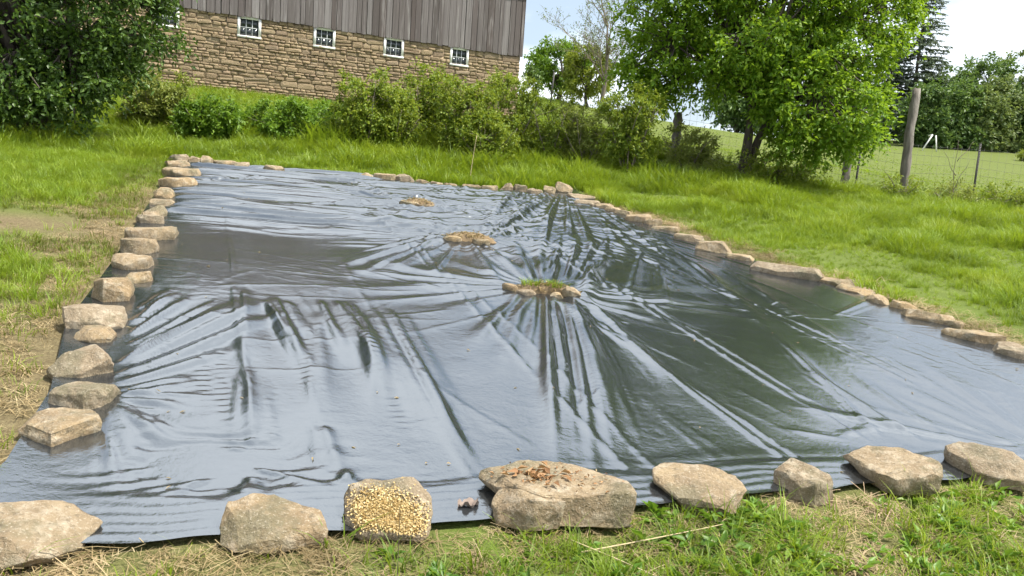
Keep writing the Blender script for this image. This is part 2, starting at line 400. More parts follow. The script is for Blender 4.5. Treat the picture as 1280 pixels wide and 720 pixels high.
BED = [
    (-1.44, 10.62, 0.23, 0.12, 0.035), (-1.22, 10.66, 0.22, 0.12, 0.035), (-0.64, 8.10, 0.20, 0.11, 0.035), (-0.36, 8.12, 0.21, 0.11, 0.035),
    (0.00, 6.23, 0.15, 0.085, 0.045), (0.10, 6.15, 0.17, 0.08, 0.03), (0.36, 6.15, 0.12, 0.075, 0.04), (0.46, 6.20, 0.14, 0.10, 0.075)]
BEDS = [(10.74, 2.46), (8.05, 2.38), (5.89, 2.42)]       # (s, t) of the three planting holes

def edge_left(s):
    return np.interp(s, [2.3, 2.9, 3.2, 3.9, 4.3, 4.9, 6.4, 13.0, 14], [-.86, -.80, -.72, -.70, -.74, -.80, -.75, -.69, -.6])
def edge_right(s):
    return np.interp(s, [2.4, 4.3, 4.9, 5.9, 7.0, 8.9, 12.0, 13.7], [5.98, 5.96, 5.9, 5.95, 5.8, 5.70, 5.88, 6.1])
def edge_near(t):
    return np.interp(t, [-1, -.35, .4, 1.2, 2.0, 3.1, 4.5, 6], [2.62, 2.61, 2.56, 2.57, 2.61, 2.62, 2.66, 2.7]) + .012 * np.sin(t * 7.3) + .008 * np.sin(t * 17 + 1)
def edge_far(t):
    return np.interp(t, [-1, .6, 2.2, 3.6, 4.9, 6.1], [13.72, 13.76, 13.68, 13.38, 13.34, 13.66])

def ridged(v):                       # sharp-crested waves, like creased film
    return 1 - 2 * np.abs(np.mod(v, 1.0) - .5)
def crease(v, k=2.2):
    return ridged(v) ** k
# pull lines in the film, traced as (s, t) start and end with a strength
SEGS = [
    (5.72, 2.33, 4.10, 1.68, 1.00), (5.67, 2.37, 3.53, 1.56, 1.20), (5.68, 2.39, 2.95, 1.36, 1.60), (5.68, 2.46, 3.05, 1.47, 1.40), (5.69, 2.54, 2.87, 1.48, 1.80), (5.69, 2.59, 2.92, 1.62, 1.60),
    (5.74, 2.66, 3.14, 1.85, 1.20), (5.82, 2.72, 3.70, 2.40, 1.00), (5.71, 2.25, 4.10, 1.50, 0.90), (5.75, 2.20, 4.52, 1.44, 0.80), (5.89, 2.18, 5.48, 1.31, 0.80), (5.99, 2.16, 6.00, 1.30, 0.80),
    (5.95, 2.80, 5.77, 3.57, 0.80), (6.21, 2.73, 8.60, 3.94, 1.20), (6.26, 2.67, 9.42, 4.07, 1.20), (6.25, 2.59, 8.48, 3.43, 1.20), (6.24, 2.50, 7.91, 2.89, 1.20), (6.23, 2.40, 7.52, 2.54, 1.00),
    (6.16, 2.80, 8.68, 4.23, 1.20), (6.11, 2.83, 7.74, 4.03, 1.00), (8.09, 2.19, 6.26, 0.97, 1.40), (8.17, 2.20, 6.58, 0.89, 1.20), (8.27, 2.22, 7.25, 1.15, 1.20), (7.91, 2.15, 6.24, 1.15, 1.20),
    (8.27, 2.25, 8.19, 1.58, 1.00), (8.38, 2.33, 9.39, 2.18, 1.00), (8.39, 2.70, 12.83, 5.35, 1.40), (8.20, 2.68, 10.98, 4.31, 1.30), (8.48, 2.71, 12.42, 4.47, 1.20),
    (8.02, 2.63, 9.28, 3.58, 1.20), (7.83, 2.51, 6.46, 2.45, 1.20), (7.72, 2.39, 6.01, 2.12, 1.20), (7.93, 2.59, 7.60, 3.31, 1.00), (7.69, 2.21, 6.35, 1.64, 1.00),
    (10.89, 2.29, 11.48, 1.28, 1.30), (10.65, 2.25, 9.67, 0.91, 1.30), (10.45, 2.26, 8.56, 1.14, 1.20), (10.36, 2.35, 8.44, 1.54, 1.20), (11.09, 2.77, 14.34, 4.82, 1.20),
    (10.78, 2.72, 10.56, 3.23, 1.10), (10.28, 2.49, 8.67, 2.34, 1.10), (11.04, 2.30, 12.83, 1.80, 1.20), (13.44, 5.60, 9.53, 2.62, 1.30), (13.23, 5.57, 8.80, 2.80, 1.30),
    (13.14, 5.60, 7.93, 2.99, 1.40), (13.06, 5.62, 7.17, 2.96, 1.50), (13.09, 5.70, 7.03, 3.17, 1.40), (13.15, 5.82, 7.27, 3.57, 1.40), (12.97, 5.87, 6.96, 3.82, 1.40),
    (12.57, 5.81, 6.67, 4.10, 1.40), (12.19, 5.74, 6.51, 4.36, 1.30), (11.84, 5.72, 6.17, 4.48, 1.20), (13.17, 5.88, 8.74, 4.48, 1.20), (13.32, 5.55, 11.77, 3.98, 1.10),
    (13.40, 5.50, 9.85, 3.57, 1.20), (11.35, 5.70, 7.84, 5.00, 1.00), (13.21, 5.12, 10.61, 3.36, 1.10), (13.19, 4.89, 11.02, 3.31, 1.00), (4.16, -0.45, 5.39, 0.27, 2.20),
    (4.25, -0.45, 5.42, 0.12, 1.80), (4.05, -0.44, 5.11, 0.35, 2.00), (4.52, -0.45, 5.41, -0.02, 1.60), (4.72, -0.45, 5.47, -0.17, 1.50), (3.95, -0.43, 4.45, 0.06, 1.30),
    (4.91, -0.47, 5.51, -0.27, 1.30), (5.17, -0.45, 5.62, -0.30, 1.20), (3.85, -0.43, 4.04, -0.12, 1.20), (3.76, -0.45, 3.92, -0.15, 1.30), (3.67, -0.45, 3.13, -0.26, 0.90),
    (3.62, -0.45, 3.01, -0.33, 0.90), (3.71, -0.45, 3.33, -0.19, 1.40), (3.74, -0.45, 3.65, -0.11, 1.20), (3.81, -0.44, 3.78, -0.04, 1.00), (2.93, 4.12, 4.52, 4.46, 0.35),
    (2.88, 4.07, 3.96, 4.07, 0.35), (2.96, 4.17, 4.34, 4.74, 0.35), (3.00, 4.22, 4.01, 4.68, 0.35), (2.86, 4.03, 3.65, 3.40, 0.35), (2.80, 3.96, 3.52, 3.07, 1.00), (3.04, 4.27, 4.01, 4.97, 0.35),
    (2.76, 3.91, 3.21, 3.23, 0.35), (2.82, 3.99, 3.62, 3.87, 0.35), (2.97, 3.65, 4.04, 3.87, 0.35), (3.04, 3.45, 4.05, 3.56, 1.00), (3.10, 3.25, 4.89, 3.89, 0.90), (3.09, 3.13, 3.60, 3.13, 0.35),
    (3.10, 3.03, 3.25, 2.75, 0.35), (3.17, 3.04, 3.28, 3.59, 0.35), (5.66, 0.16, 4.14, 0.14, 0.90), (4.14, 0.14, 3.30, 0.13, 0.80), (5.41, 0.27, 4.52, 0.36, 1.20), (5.52, 0.35, 4.13, 0.45, 1.20),
    (5.42, 0.42, 4.66, 0.48, 0.80), (5.44, 0.64, 4.25, 0.68, 1.00), (5.44, 0.74, 4.01, 0.81, 1.20), (5.45, 0.85, 3.79, 0.81, 1.00), (5.27, 0.98, 3.15, 0.92, 1.00), (5.27, 1.09, 2.99, 0.99, 1.20),
    (5.17, 0.89, 3.59, 0.69, 0.80), (5.18, 1.13, 3.39, 1.03, 0.90), (5.15, 0.58, 3.44, 0.42, 0.70), (3.31, 0.09, 3.05, -0.09, 1.20), (3.10, 0.05, 2.83, -0.23, 1.00),
    (3.09, 0.14, 2.86, 0.42, 1.00), (3.02, 0.12, 2.79, 0.08, 1.30), (2.98, 0.46, 2.68, 0.46, 1.30), (3.43, 0.44, 2.99, 0.45, 1.00), (8.72, 4.41, 5.24, 2.45, 1.20), (7.81, 4.36, 5.26, 2.86, 1.00),
    (7.40, 4.34, 5.28, 3.21, 1.00), (7.60, 3.31, 6.48, 2.61, 1.20), (7.26, 3.52, 5.47, 2.65, 1.20), (7.48, 4.78, 4.89, 3.89, 1.00), (7.13, 4.95, 5.12, 4.44, 1.00), (5.36, 4.90, 6.24, 6.47, 0.70),
    (5.85, 4.60, 4.52, 4.31, 0.80), (12.34, 3.36, 10.02, 1.81, 1.10), (12.12, 3.83, 11.33, 2.62, 1.00), (12.20, 0.57, 11.10, -0.36, 1.00),
]
def wrinkles(s, t):
    z = np.zeros_like(s)
    wr = fbm(s * .8 + 3, t * .8, 3); wr2 = fbm(s * 2.3 + 9, t * 2.3 + 4, 3)
    # broad slack in the film
    z += .05 * fbm(s * .36 + 11, t * .36 + 2, 2)
    # long packing folds, each with a twin
    for k, (tc_, amp, a0, a1) in enumerate([(.10, .007, 2.6, 9), (.43, .0035, 2.6, 5.2), (.98, .007, 2.6, 7.2), (1.05, .004, 2.8, 6.0), (1.66, .008, 2.7, 13.4), (1.78, .006, 2.7, 8.0),
                                            (2.47, .011, 2.7, 5.6), (2.55, .011, 2.7, 5.5), (3.16, .012, 3.1, 11.5), (3.24, .007, 3.1, 8.0), (4.18, .011, 3.8, 12.5), (4.27, .010, 3.8, 9.0), (5.0, .006, 4.5, 12)]):
        tt = tc_ + .035 * np.sin(s * .6 + k) + .010 * np.sin(s * 2.1 + 2 * k)
        w = sstep(a0 - .2, a0 + .3, s) * (1 - sstep(a1 - .8, a1, s)) * (.75 + .6 * vnoise(s * 1.5 + 7 * k, s * 0 + k))
        z += 1.5 * amp * w * np.exp(-np.abs(t - tt) / .013)
    # ladders of small puckers beside the folds
    for k, tc_ in enumerate([-.28, -.08, .02, .22, .42, .8]):
        w = np.exp(-((t - tc_ - .02 * np.sin(s * 2 + k)) / .03) ** 2) * (1 - sstep(4.4, 5.2, s)) * sstep(-.25, .2, vnoise(s * 2.2 + k, s * 0 + 2 * k))
        z += .0022 * w * np.sin(s * 88 + 12 * vnoise(s * 3, t * 3 + k))
    # straight pull lines
    r_ = random.Random(3)
    for (s0, t0, s1, t1, kk) in SEGS:
        for m in range(4):
            js, jt = (0, 0) if m == 0 else (r_.uniform(-.12, .12), r_.uniform(-.10, .10))
            a = np.array([s0 + js * .5, t0 + jt * .5]); b = np.array([s1 + js, t1 + jt]); L = np.linalg.norm(b - a); d = (b - a) / L
            i0, i1 = np.searchsorted(s[:, NTT // 2], [min(a[0], b[0]) - .45, max(a[0], b[0]) + .45])
            sl = slice(max(0, i0), max(i1, i0 + 1)); S_, T_ = s[sl], t[sl]
            u = ((S_ - a[0]) * d[0] + (T_ - a[1]) * d[1]) / L; v = -(S_ - a[0]) * d[1] + (T_ - a[1]) * d[0]
            v = v + .02 * L * np.sin(u * 3.0 + m) * r_.uniform(-.6, .6) + .004 * vnoise(u * 5 * L, u * 0 + kk)
            wd = (.022 + .030 * np.clip(u, 0, 1) * min(L, 1.6)) * (1 if m == 0 else .7) * r_.uniform(.8, 1.25)
            en = sstep(-.04, .10, u) * (1 - sstep(.55, 1.1, u))
            sk = np.where(v > 0, wd, wd * r_.choice([.45, .7, 1.0, 1.5]))
            z[sl] += (.40 * kk * wd * en * np.exp(-(v / sk) ** 2) if m == 0 else .0055 * kk * en * np.exp(-np.abs(v) / (.012 + .006 * np.clip(u, 0, 1))))
    # short crisp creases all over
    for k in range(230):
        sc, tcn = r_.uniform(2.9, 12.5), r_.uniform(-.5, 5.7); hd = min(BEDS, key=lambda b_: (b_[0] - sc) ** 2 + (b_[1] - tcn) ** 2)
        ang = math.atan2(tcn - hd[1], sc - hd[0]) + r_.gauss(0, .35) if r_.random() < .6 else r_.gauss(0, .25); L = r_.uniform(.2, .9); am = r_.uniform(.0015, .005)
        i0, i1 = np.searchsorted(s[:, NTT // 2], [sc - L - .3, sc + L + .3]); sl = slice(max(0, i0), max(i1, i0 + 1)); S_, T_ = s[sl], t[sl]
        u = ((S_ - sc) * math.cos(ang) + (T_ - tcn) * math.sin(ang)) / L; v = -(S_ - sc) * math.sin(ang) + (T_ - tcn) * math.cos(ang) + .03 * L * np.sin(u * 2.5 + k)
        z[sl] += am * np.clip(1 - u * u, 0, 1) * np.where(v > 0, np.exp(-np.abs(v) / .010), np.exp(-np.abs(v) / .03))
    # fine puckers right round the three planting holes
    for k, (sc, tcn) in enumerate(BEDS):
        ds, dt = s - sc, t - tcn
        r = np.hypot(ds, dt * .75) + 1e-6; th = np.arctan2(dt, ds)
        env = sstep(.12, .28, r) * np.exp(-(r / (.75 + .3 * vnoise(th * 3 + k, th * 0))) ** 2)
        n1 = [17, 19, 19][k]
        z += env * r * np.pi / n1 * .34 * crease(th * n1 / (2 * np.pi) + .9 * vnoise(th * 3 + k, r * .6), 1.6)
        z += .025 * np.exp(-(r / .35) ** 2)
    # billowing cross wrinkles over the far end
    far_m = sstep(7.4, 8.8, s + .35 * (t - 1)) * (1 - sstep(3.0, 4.8, t - .30 * (s - 10)))
    an = fbm(s * 2.6 + 3, t * .42, 3); an2 = fbm(s * 6 + 1, t * .8 + 6, 2)
    bend = .16 * np.sin(t * .9 + .5) + .10 * vnoise(t * 1.3, s * .5) - .05 * (t - 1) ** 2 * .3
    z += far_m * (.035 * crease((s + bend) * 2.1 + .9 * an, 1.2) + .014 * crease((s + bend) * 4.7 + 1.3 * an + .5 * an2, 1.2) + .004 * crease((s + bend) * 9.5 + 1.2 * an2, 1.4)) * (.95 + .9 * np.clip(wr + .25, 0, .8))
    z += far_m * .02 * an
    # shorter slanting crinkles between the far holes and the far corner
    rt_m = sstep(6.6, 8.0, s) * sstep(2.4, 3.4, t)
    z += rt_m * (.016 * crease((t * .9 + s * .30) * 3.4 + .5 * fbm(t * 1.1, s * .5, 2), 2) + .007 * crease((t + s * .22) * 8 + .5 * fbm(t * 2, s * .6 + 4, 2), 2)) * np.clip(.6 + 1.6 * wr, 0, 1.4)
    # crinkled hollow near the front
    cr = np.exp(-((s - 3.15) / .26) ** 2 - ((t - .0) / .36) ** 2)
    z += cr * (.016 * crease(s * 9 + 2 * wr2, 1.4) + .012 * wr2) - .05 * cr
    # small local crinkles
    z += .0016 * crease((s * .8 + t * .6) * 4 + 3 * wr2, 4) * np.clip(.2 + 2.2 * wr, 0, 1) + .003 * wr2
    # the front hem lies in fine flat pleats, scalloped where the slack begins
    hem_w = 2.84 + .06 * np.abs(np.sin(t * 3.1 + 1.0 * np.sin(t)))
    hem = 1 - sstep(hem_w - .03, hem_w + .05, s)
    pl = .0055 * ridged((s - edge_near(t)) * 17 + .5 * np.sin(t * 2.3) + 1.1 * vnoise(t * 2.1, s * 4)) * (.55 + .9 * vnoise(t * 1.7, s * 2))
    z = z * (1 - .93 * hem) + hem * pl
    z += .004 * np.exp(-((s - hem_w - .08) / .07) ** 2) * (t > 1.2)
    return z

NS, NTT = 720, 430
pu = np.linspace(0, 1, NS) ** 1.15; pv = np.linspace(0, 1, NTT)
PU, PV = np.meshgrid(pu, pv, indexing='ij')
tt0 = T0 + PV * (T1 - T0)
ssv = edge_near(tt0) * (1 - PU) + edge_far(tt0) * PU
el, er = edge_left(ssv), edge_right(ssv)
ttv = el * (1 - PV) + er * PV
SX, SY = xy(ssv, ttv)
edge_d = np.minimum.reduce([ttv - el, er - ttv, edge_far(ttv) - ssv])
zw = wrinkles(ssv, ttv) * sstep(-.02, .35, edge_d)
for row, amt in ((LEFT, .03), (FAR, .03), (RIGHT, .035), (FRONT, .0)):
    for (x, y, w, D, h) in row:
        r2 = ((SX - x) ** 2 + (SY - y) ** 2) / (w * .55) ** 2
        zw -= zw * .85 * np.exp(-r2)
BASEZ = T(SX, SY)
SZ = BASEZ + .022 + np.maximum(zw + .012, -.012)

sidx = np.arange(NS * NTT).reshape(NS, NTT)
sq = np.stack([sidx[:-1, :-1], sidx[:-1, 1:], sidx[1:, 1:], sidx[1:, :-1]], -1).reshape(-1, 4)
sme = mesh_np('plastic_sheet', np.stack([SX, SY, SZ], -1).reshape(-1, 3), sq[:, ::-1], smooth=True)
sheet = obj('plastic_sheet', sme, M_TARP)
tag(sheet, 'large wrinkled glossy black plastic sheet spread over the ground', 'tarp')
def sheet_z(x, y):
    d2 = (SX - x) ** 2 + (SY - y) ** 2
    return float(SZ.ravel()[np.argmin(d2)]) if d2.min() < .01 else Tz(x, y) + .01

# ------------------------------------------------------------------ stones
def hull_stone(name, pts, bevel=.012, cuts=2, rough=.02, seed=0, fine=1.0):
    """pts: list of lists of points; each list gives one convex lump"""
    bm = bmesh.new()
    for grp in pts:
        b2 = bmesh.new()
        for p in grp: b2.verts.new(p)
        r = bmesh.ops.convex_hull(b2, input=b2.verts)
        dele = [g for g in set(r['geom_interior'] + r['geom_unused']) if isinstance(g, bmesh.types.BMVert)]
        if dele: bmesh.ops.delete(b2, geom=dele, context='VERTS')
        rc = random.Random(seed * 13 + 5); zs = [v.co.z for v in b2.verts]; zr = max(zs) - min(zs); xr = max(v.co.x for v in b2.verts) - min(v.co.x for v in b2.verts)
        for _ in range(rc.choice([5, 6, 7, 8])):
            a_ = rc.uniform(0, 6.28); nv = Vector((math.cos(a_), math.sin(a_), rc.uniform(.1, 1.6) * 1.0)).normalized()
            far_ = max(b2.verts, key=lambda v: v.co.dot(nv)).co; pc = far_ - nv * rc.uniform(.06, .26) * min(zr, xr * .5)
            bmesh.ops.bisect_plane(b2, geom=list(b2.verts) + list(b2.edges) + list(b2.faces), plane_co=pc, plane_no=nv, clear_outer=True)
            be = [e for e in b2.edges if e.is_boundary]
            if be: bmesh.ops.contextual_create(b2, geom=be)
        bmesh.ops.recalc_face_normals(b2, faces=b2.faces)
        bmesh.ops.dissolve_limit(b2, angle_limit=.12, verts=b2.verts, edges=b2.edges)
        bmesh.ops.bevel(b2, geom=list(b2.edges), offset=bevel, segments=1, affect='EDGES', clamp_overlap=True)
        bmesh.ops.triangulate(b2, faces=b2.faces)
        for c in range(cuts):
            b2.edges.ensure_lookup_table()
            L = [e for e in b2.edges if e.calc_length() > .035 * fine]
            if L: bmesh.ops.subdivide_edges(b2, edges=L, cuts=1, use_grid_fill=True)
            bmesh.ops.triangulate(b2, faces=b2.faces)
        m2 = bpy.data.meshes.new('tmp'); b2.to_mesh(m2); bm.from_mesh(m2); bpy.data.meshes.remove(m2); b2.free()
    bm.normal_update()
    off = Vector((seed * 3.17, seed * 1.31, seed * .77))
    for v in bm.verts:
        p = v.co * 7 + off
        d = mnoise.fractal(p, .9, 2.1, 5) * rough + abs(mnoise.noise(v.co * 19 + off)) * rough * .35
        lay = mnoise.noise(Vector((v.co.x * 3, v.co.y * 3, v.co.z * 34)) + off) * rough * .3
        chip = mnoise.ridged_multi_fractal(v.co * 5 + off * 2, 1.0, 2.2, 4, .8, 2.0) - 1.0
        v.co += v.normal * (d + lay * 1.6 * (1 - abs(v.normal.z)) - chip * rough * .35)
    bm.normal_update()
    me = bpy.data.meshes.new(name); bm.to_mesh(me); bm.free()
    for p in me.polygons: p.use_smooth = True
    try:
        me.set_sharp_from_angle(angle=math.radians(24))
    except Exception:
        pass
    me.materials.append(M_STONE)
    return me
def generic_pts(w, D, h, seed, kind='slab'):
    r = random.Random(seed); n = r.choice([5, 6, 6, 7]); a0 = r.uniform(0, 6.28); pts = []
    tiltx, tilty = r.uniform(-.18, .18), r.uniform(-.12, .2)
    for k in range(n):
        a = a0 + k * 2 * math.pi / n + r.uniform(-.3, .3)
        ca, sa = math.cos(a), math.sin(a)
        q = 1 / max(abs(ca), abs(sa)) ** .55
        x, y = .5 * w * ca * q * r.uniform(.8, 1.0), .5 * D * sa * q * r.uniform(.8, 1.0)
        zt = h * (1 + tiltx * ca + tilty * sa) * r.uniform(.8, 1.04)
        k_in = r.uniform(.8, 1.0) if kind != 'round' else .62
        pts.append((x * k_in, y * k_in, zt))
        if r.random() < .55 or kind == 'round': pts.append((x * 1.03, y * 1.03, h * r.uniform(.3, .75)))
        kb = r.uniform(.78, 1.0)
        pts.append((x * kb, y * kb, -.03))
    return [pts]
_x = lambda w, D, h, L: [(a * w, b * D, c * h) for a, b, c in L]
def hero(i, w, D, h):
    if i == 0:
        return [_x(w, D, h, [(-.5, -.35, -.1), (-.25, -.5, -.1), (.1, -.45, -.1), (.35, -.32, -.1), (.46, 0, 0), (.3, .4, -.1), (-.4, .4, -.1), (-.18, .32, 1), (.06, .4, .95), (.3, .2, .72), (.5, -.05, .32),
                             (-.52, -.12, .62), (-.22, -.36, .66), (.1, -.52, .22), (.3, -.4, .14), (-.5, -.38, .35)])]
    if i == 1:
        return [_x(w, D, h, [(-.42, .2, .95), (-.3, .42, 1), (-.02, .4, .96), (.08, .12, .85), (.5, -.16, .5), (.46, -.3, .42), (-.5, -.3, .42), (-.35, -.48, .38), (.12, -.36, .6), (.0, -.5, .3), (-.45, -.5, -.1), (.0, -.52, -.1), (.45, -.3, -.1), (.3, .35, -.1), (-.4, .4, -.1), (.4, .12, .6)])]
    if i == 2:
        return [_x(w, D, h, [(-.5, .25, .9), (-.3, .5, .98), (.25, .5, 1.05), (.46, .3, .95), (.5, .0, .8), (-.5, -.05, .85), (-.42, -.5, .1), (.2, -.52, .12), (.46, -.45, .2), (-.45, -.5, -.1), (.4, -.5, -.1), (.48, .3, -.1), (-.45, .4, -.1), (-.3, -.3, .62), (.35, -.25, .62)])]
    if i == 3:
        return [_x(w, D, h, [(-.5, .22, 1.02), (-.44, -.02, .98), (-.26, -.2, 1), (-.04, -.42, .96), (.16, -.36, .96), (.5, -.18, 1.05), (.46, .1, 1.05), (.2, .5, 1.08), (-.2, .46, 1.05),
                             (-.48, .18, .55), (-.26, -.16, .4), (-.04, -.44, -.1), (.2, -.34, -.1), (.48, -.2, -.1), (.4, .3, -.1), (-.3, .35, .2)]),
                _x(w, D, h, [(-.33, -.15, .88), (-.3, -.36, .84), (-.1, -.50, .86), (.08, -.46, .9), (.0, -.2, .97), (-.34, -.3, .3), (-.3, -.45, -.1), (-.08, -.54, -.1), (.06, -.46, -.1), (-.3, -.1, .1)])]
    if i == 4:
        return [_x(w, D, h, [(-.5, .32, .8), (-.38, .46, .9), (.05, .48, 1), (.4, .35, .95), (.5, .0, .75), (.46, -.3, .55), (.1, -.5, .5), (-.2, -.52, .45), (-.42, -.1, .6), (-.1, -.45, -.1), (.44, -.3, -.1), (.4, .4, -.1), (-.4, .35, -.1)])]
    if i == 6:
        return [_x(w, D, h, [(-.5, .22, .85), (-.3, .42, 1), (.1, .5, 1.12), (.32, .5, 1.1), (.5, .0, .95), (.28, -.35, .78), (.06, -.52, .72), (-.1, -.45, .7), (-.46, .1, .6), (-.05, -.4, -.1), (.1, -.48, -.1), (.42, -.1, -.1), (.3, .4, -.1), (-.3, .3, 0)])]
    if i == 7:
        return [_x(w, D, h, [(-.5, .3, .95), (-.2, .42, 1.05), (.1, .4, .9), (.4, .4, 1), (.5, .1, .95), (.5, -.3, .55), (.2, -.52, .7), (-.05, -.48, .65), (-.45, -.05, .7), (-.46, 0, .3), (-.1, -.45, -.1), (.2, -.5, -.1), (.48, -.3, -.1), (.45, .4, -.1), (-.4, .35, -.1)])]
    return None

FRONT_LAB = ['pointed tan stone at the near corner of the black sheet, cut by the frame', 'low tapering tan stone with a shadowed overhang on the front edge',
             'blocky stone covered with pale wood chips on the front edge', 'largest flat slab on the front edge, dry leaves lying on top',
             'flat lichen-specked stone beside the big leaf-strewn slab', 'smallest stone of the front edge, between two flat slabs',
             'pale smooth kite-shaped slab on the front edge', 'ridged grey-tan block at the end of the front row by the frame edge']
LEFT_LAB = ['flat slab lowest in the stone row beside the dry path', 'squarish flat stone just above the lowest slab of the path row', 'chunky rounded block, third from the near end of the path row',
            'small stone peeping out behind the chunky rounded block', 'broad brown flat-topped block in the middle of the path row', 'tall grey stone standing on edge in the path row',
            'small pale stone tucked beside the tall grey upright stone', 'pale stone lying just past the tall grey upright one', 'square-cut stone with a dark front face in the path row',
            'long overhanging slab jutting onto the sheet from the path row', 'thin stone just past the long overhanging slab', 'rounded tan stone, second past the long overhanging slab',
            'thin dark flat stone, third past the long overhanging slab', 'upright tan stone, fourth past the long overhanging slab', 'broad low stone, second-last wide one before the far corner',
            'wide flat slab with a shadowed tip near the far corner', 'thin stone under the topmost one at the far corner', 'dark topmost stone at the far corner of the path row']
ORD = ['first', 'second', 'third', 'fourth', 'fifth', 'sixth', 'seventh', 'eighth', 'ninth', 'tenth', 'eleventh', 'twelfth', 'thirteenth', 'fourteenth', 'fifteenth', 'sixteenth', 'seventeenth', 'eighteenth', 'nineteenth', 'twentieth']
FAR_AD = ['small grey', 'upright rounded', 'thin pale', 'short thin', 'lone square-cut', 'pale rounded', 'dark-fronted flat', 'broad tan', 'thin flat', 'low pale', 'low tan', 'long thin', 'flat tan', 'rounded tan', 'low grey', 'flat brown', 'dark square', 'broad square']
RIGHT_AD = ['broad flat', 'wide brown', 'small tan', 'small rounded', 'little brown', 'wide flat-topped', 'short tan', 'thin dark', 'square-cut tan', 'large brown tilted', 'low thin', 'very long low', 'flat pale', 'thin brown', 'round brown', 'small pale', 'grey long', 'little grey', 'mottled flat', 'pale flat']
FAR_LAB = ['%s stone, %s along the far edge counting from the barn side path' % (a, ORD[i]) for i, a in enumerate(FAR_AD)]
RIGHT_LAB = ['%s stone, %s along the tall-grass side from the far corner' % (a, ORD[i]) for i, a in enumerate(RIGHT_AD)]
BED_LAB = ['flat tan stone at the path end of the farthest planting hole', 'flat tan stone at the fence end of the farthest planting hole', 'flat stone at the path end of the middle planting hole',
           'flat stone at the fence end of the middle planting hole', 'grey flat stone at the path end of the nearest planting hole', 'flat stone lying in front of the grass in the nearest planting hole',
           'small flat stone beside the pale round one at the nearest hole', 'pale pinkish round stone at the nearest planting hole']
RK = random.Random(5)
def place_stones(row, labels, group, seed0, onz=True):
    for i, (x, y, w, D, h) in enumerate(row):
        sd_ = seed0 + i
        pts = hero(i, w, D, h) if group.startswith('stones along the front') else None
        big = w > .22 and y < 7.5
        hk, wk, dk = (1.0, 1.26, 1.6) if 'path' in group else ((.72, 1.36, 1.0) if 'tall' in group else (1.05, 1.18, 1.12))
        if pts is None:
            pts = generic_pts(w * wk, D * dk, h * hk, sd_ * 7 + 3, 'round' if 'round' in labels[i] else 'slab')
        me = hull_stone('edge_stone', pts, bevel=min(.003, h * .04), cuts=3 if y < 4 else (2 if big else 1), rough=.013 if big else .012, seed=sd_, fine=.55 if y < 4 else 1)
        o = obj('edge_stone', me)
        ang = math.atan2(x, y)
        o.rotation_euler = (RK.uniform(-.05, .05), RK.uniform(-.06, .06), -ang)
        o.location = (x, y, (sheet_z(x, y) if group.startswith('stones round') else Tz(x, y) + .022))
        tag(o, labels[i], 'stone', group)
place_stones(FRONT, FRONT_LAB, 'stones along the front edge of the sheet', 10)
place_stones(LEFT, LEFT_LAB, 'stones along the path edge of the sheet', 40)
place_stones(FAR, FAR_LAB, 'stones along the far edge of the sheet', 80)
place_stones(RIGHT, RIGHT_LAB, 'stones along the tall-grass edge of the sheet', 120)
place_stones(BED, BED_LAB, 'stones round the planting holes', 160)

# ------------------------------------------------------------------ leaves, grass and scatter tools
def leaf_arrays(P, axis_, nrm, L, W, fold=.25, curl=.15):
    """rhombic leaves of two triangles: P base points, axis_ along the leaf, nrm its upper side"""
    a = axis_ / (np.linalg.norm(axis_, axis=1)[:, None] + 1e-9)
    b = np.cross(nrm, a); b /= np.linalg.norm(b, axis=1)[:, None] + 1e-9
    n = np.cross(a, b); L = L[:, None]; W = W[:, None]
    v0 = P; v2 = P + a * L - n * L * curl
    m = P + a * L * .45
    v1 = m + b * W * .5 + n * W * fold; v3 = m - b * W * .5 + n * W * fold
    V = np.stack([v0, v1, v2, v3], 1).reshape(-1, 3)
    i = np.arange(len(P))[:, None] * 4
    t = np.concatenate([i + np.array([[0, 3, 2]]), i + np.array([[0, 2, 1]])])
    return V, t
def unit(n, r):
    v = r.normal(size=(n, 3)); return v / np.linalg.norm(v, axis=1)[:, None]

SRC = bpy.data.collections.new('scatter_sources')      # never linked to the scene
def tuft(name, n, h, rad, lean, width, mat, seed, seg=3, heads=False):
    r = np.random.default_rng(seed); g = Geo()
    for k in range(n):
        a = r.uniform(0, 6.283); rr = rad * math.sqrt(r.random()); hh = h * r.uniform(.55, 1.1); la = a + r.normal() * .7; ln = lean * r.uniform(.3, 1.3) * hh; w = width * r.uniform(.7, 1.2)
        u = np.linspace(0, 1, seg + 1)
        px = rr * math.cos(a) + ln * math.cos(la) * u ** 1.8; py = rr * math.sin(a) + ln * math.sin(la) * u ** 1.8
        pz = hh * (u - .32 * lean * u ** 3) - .01
        sx, sy = -math.sin(la), math.cos(la); tw = w * (1 - u ** 1.5) * .5
        c = np.stack([px, py, pz], -1); off = np.stack([sx * tw, sy * tw, 0 * tw], -1)
        V = np.concatenate([c[:-1] + off[:-1], c[:-1] - off[:-1], c[-1:]]); m = seg
        q = [(i, m + i, m + i + 1, i + 1) for i in range(seg - 1)]
        g.add(V, q, [(seg - 1, m + seg - 1, 2 * m)])
    me = g.mesh(name, True); me.materials.append(mat)
    return bpy.data.objects.new(name, me)
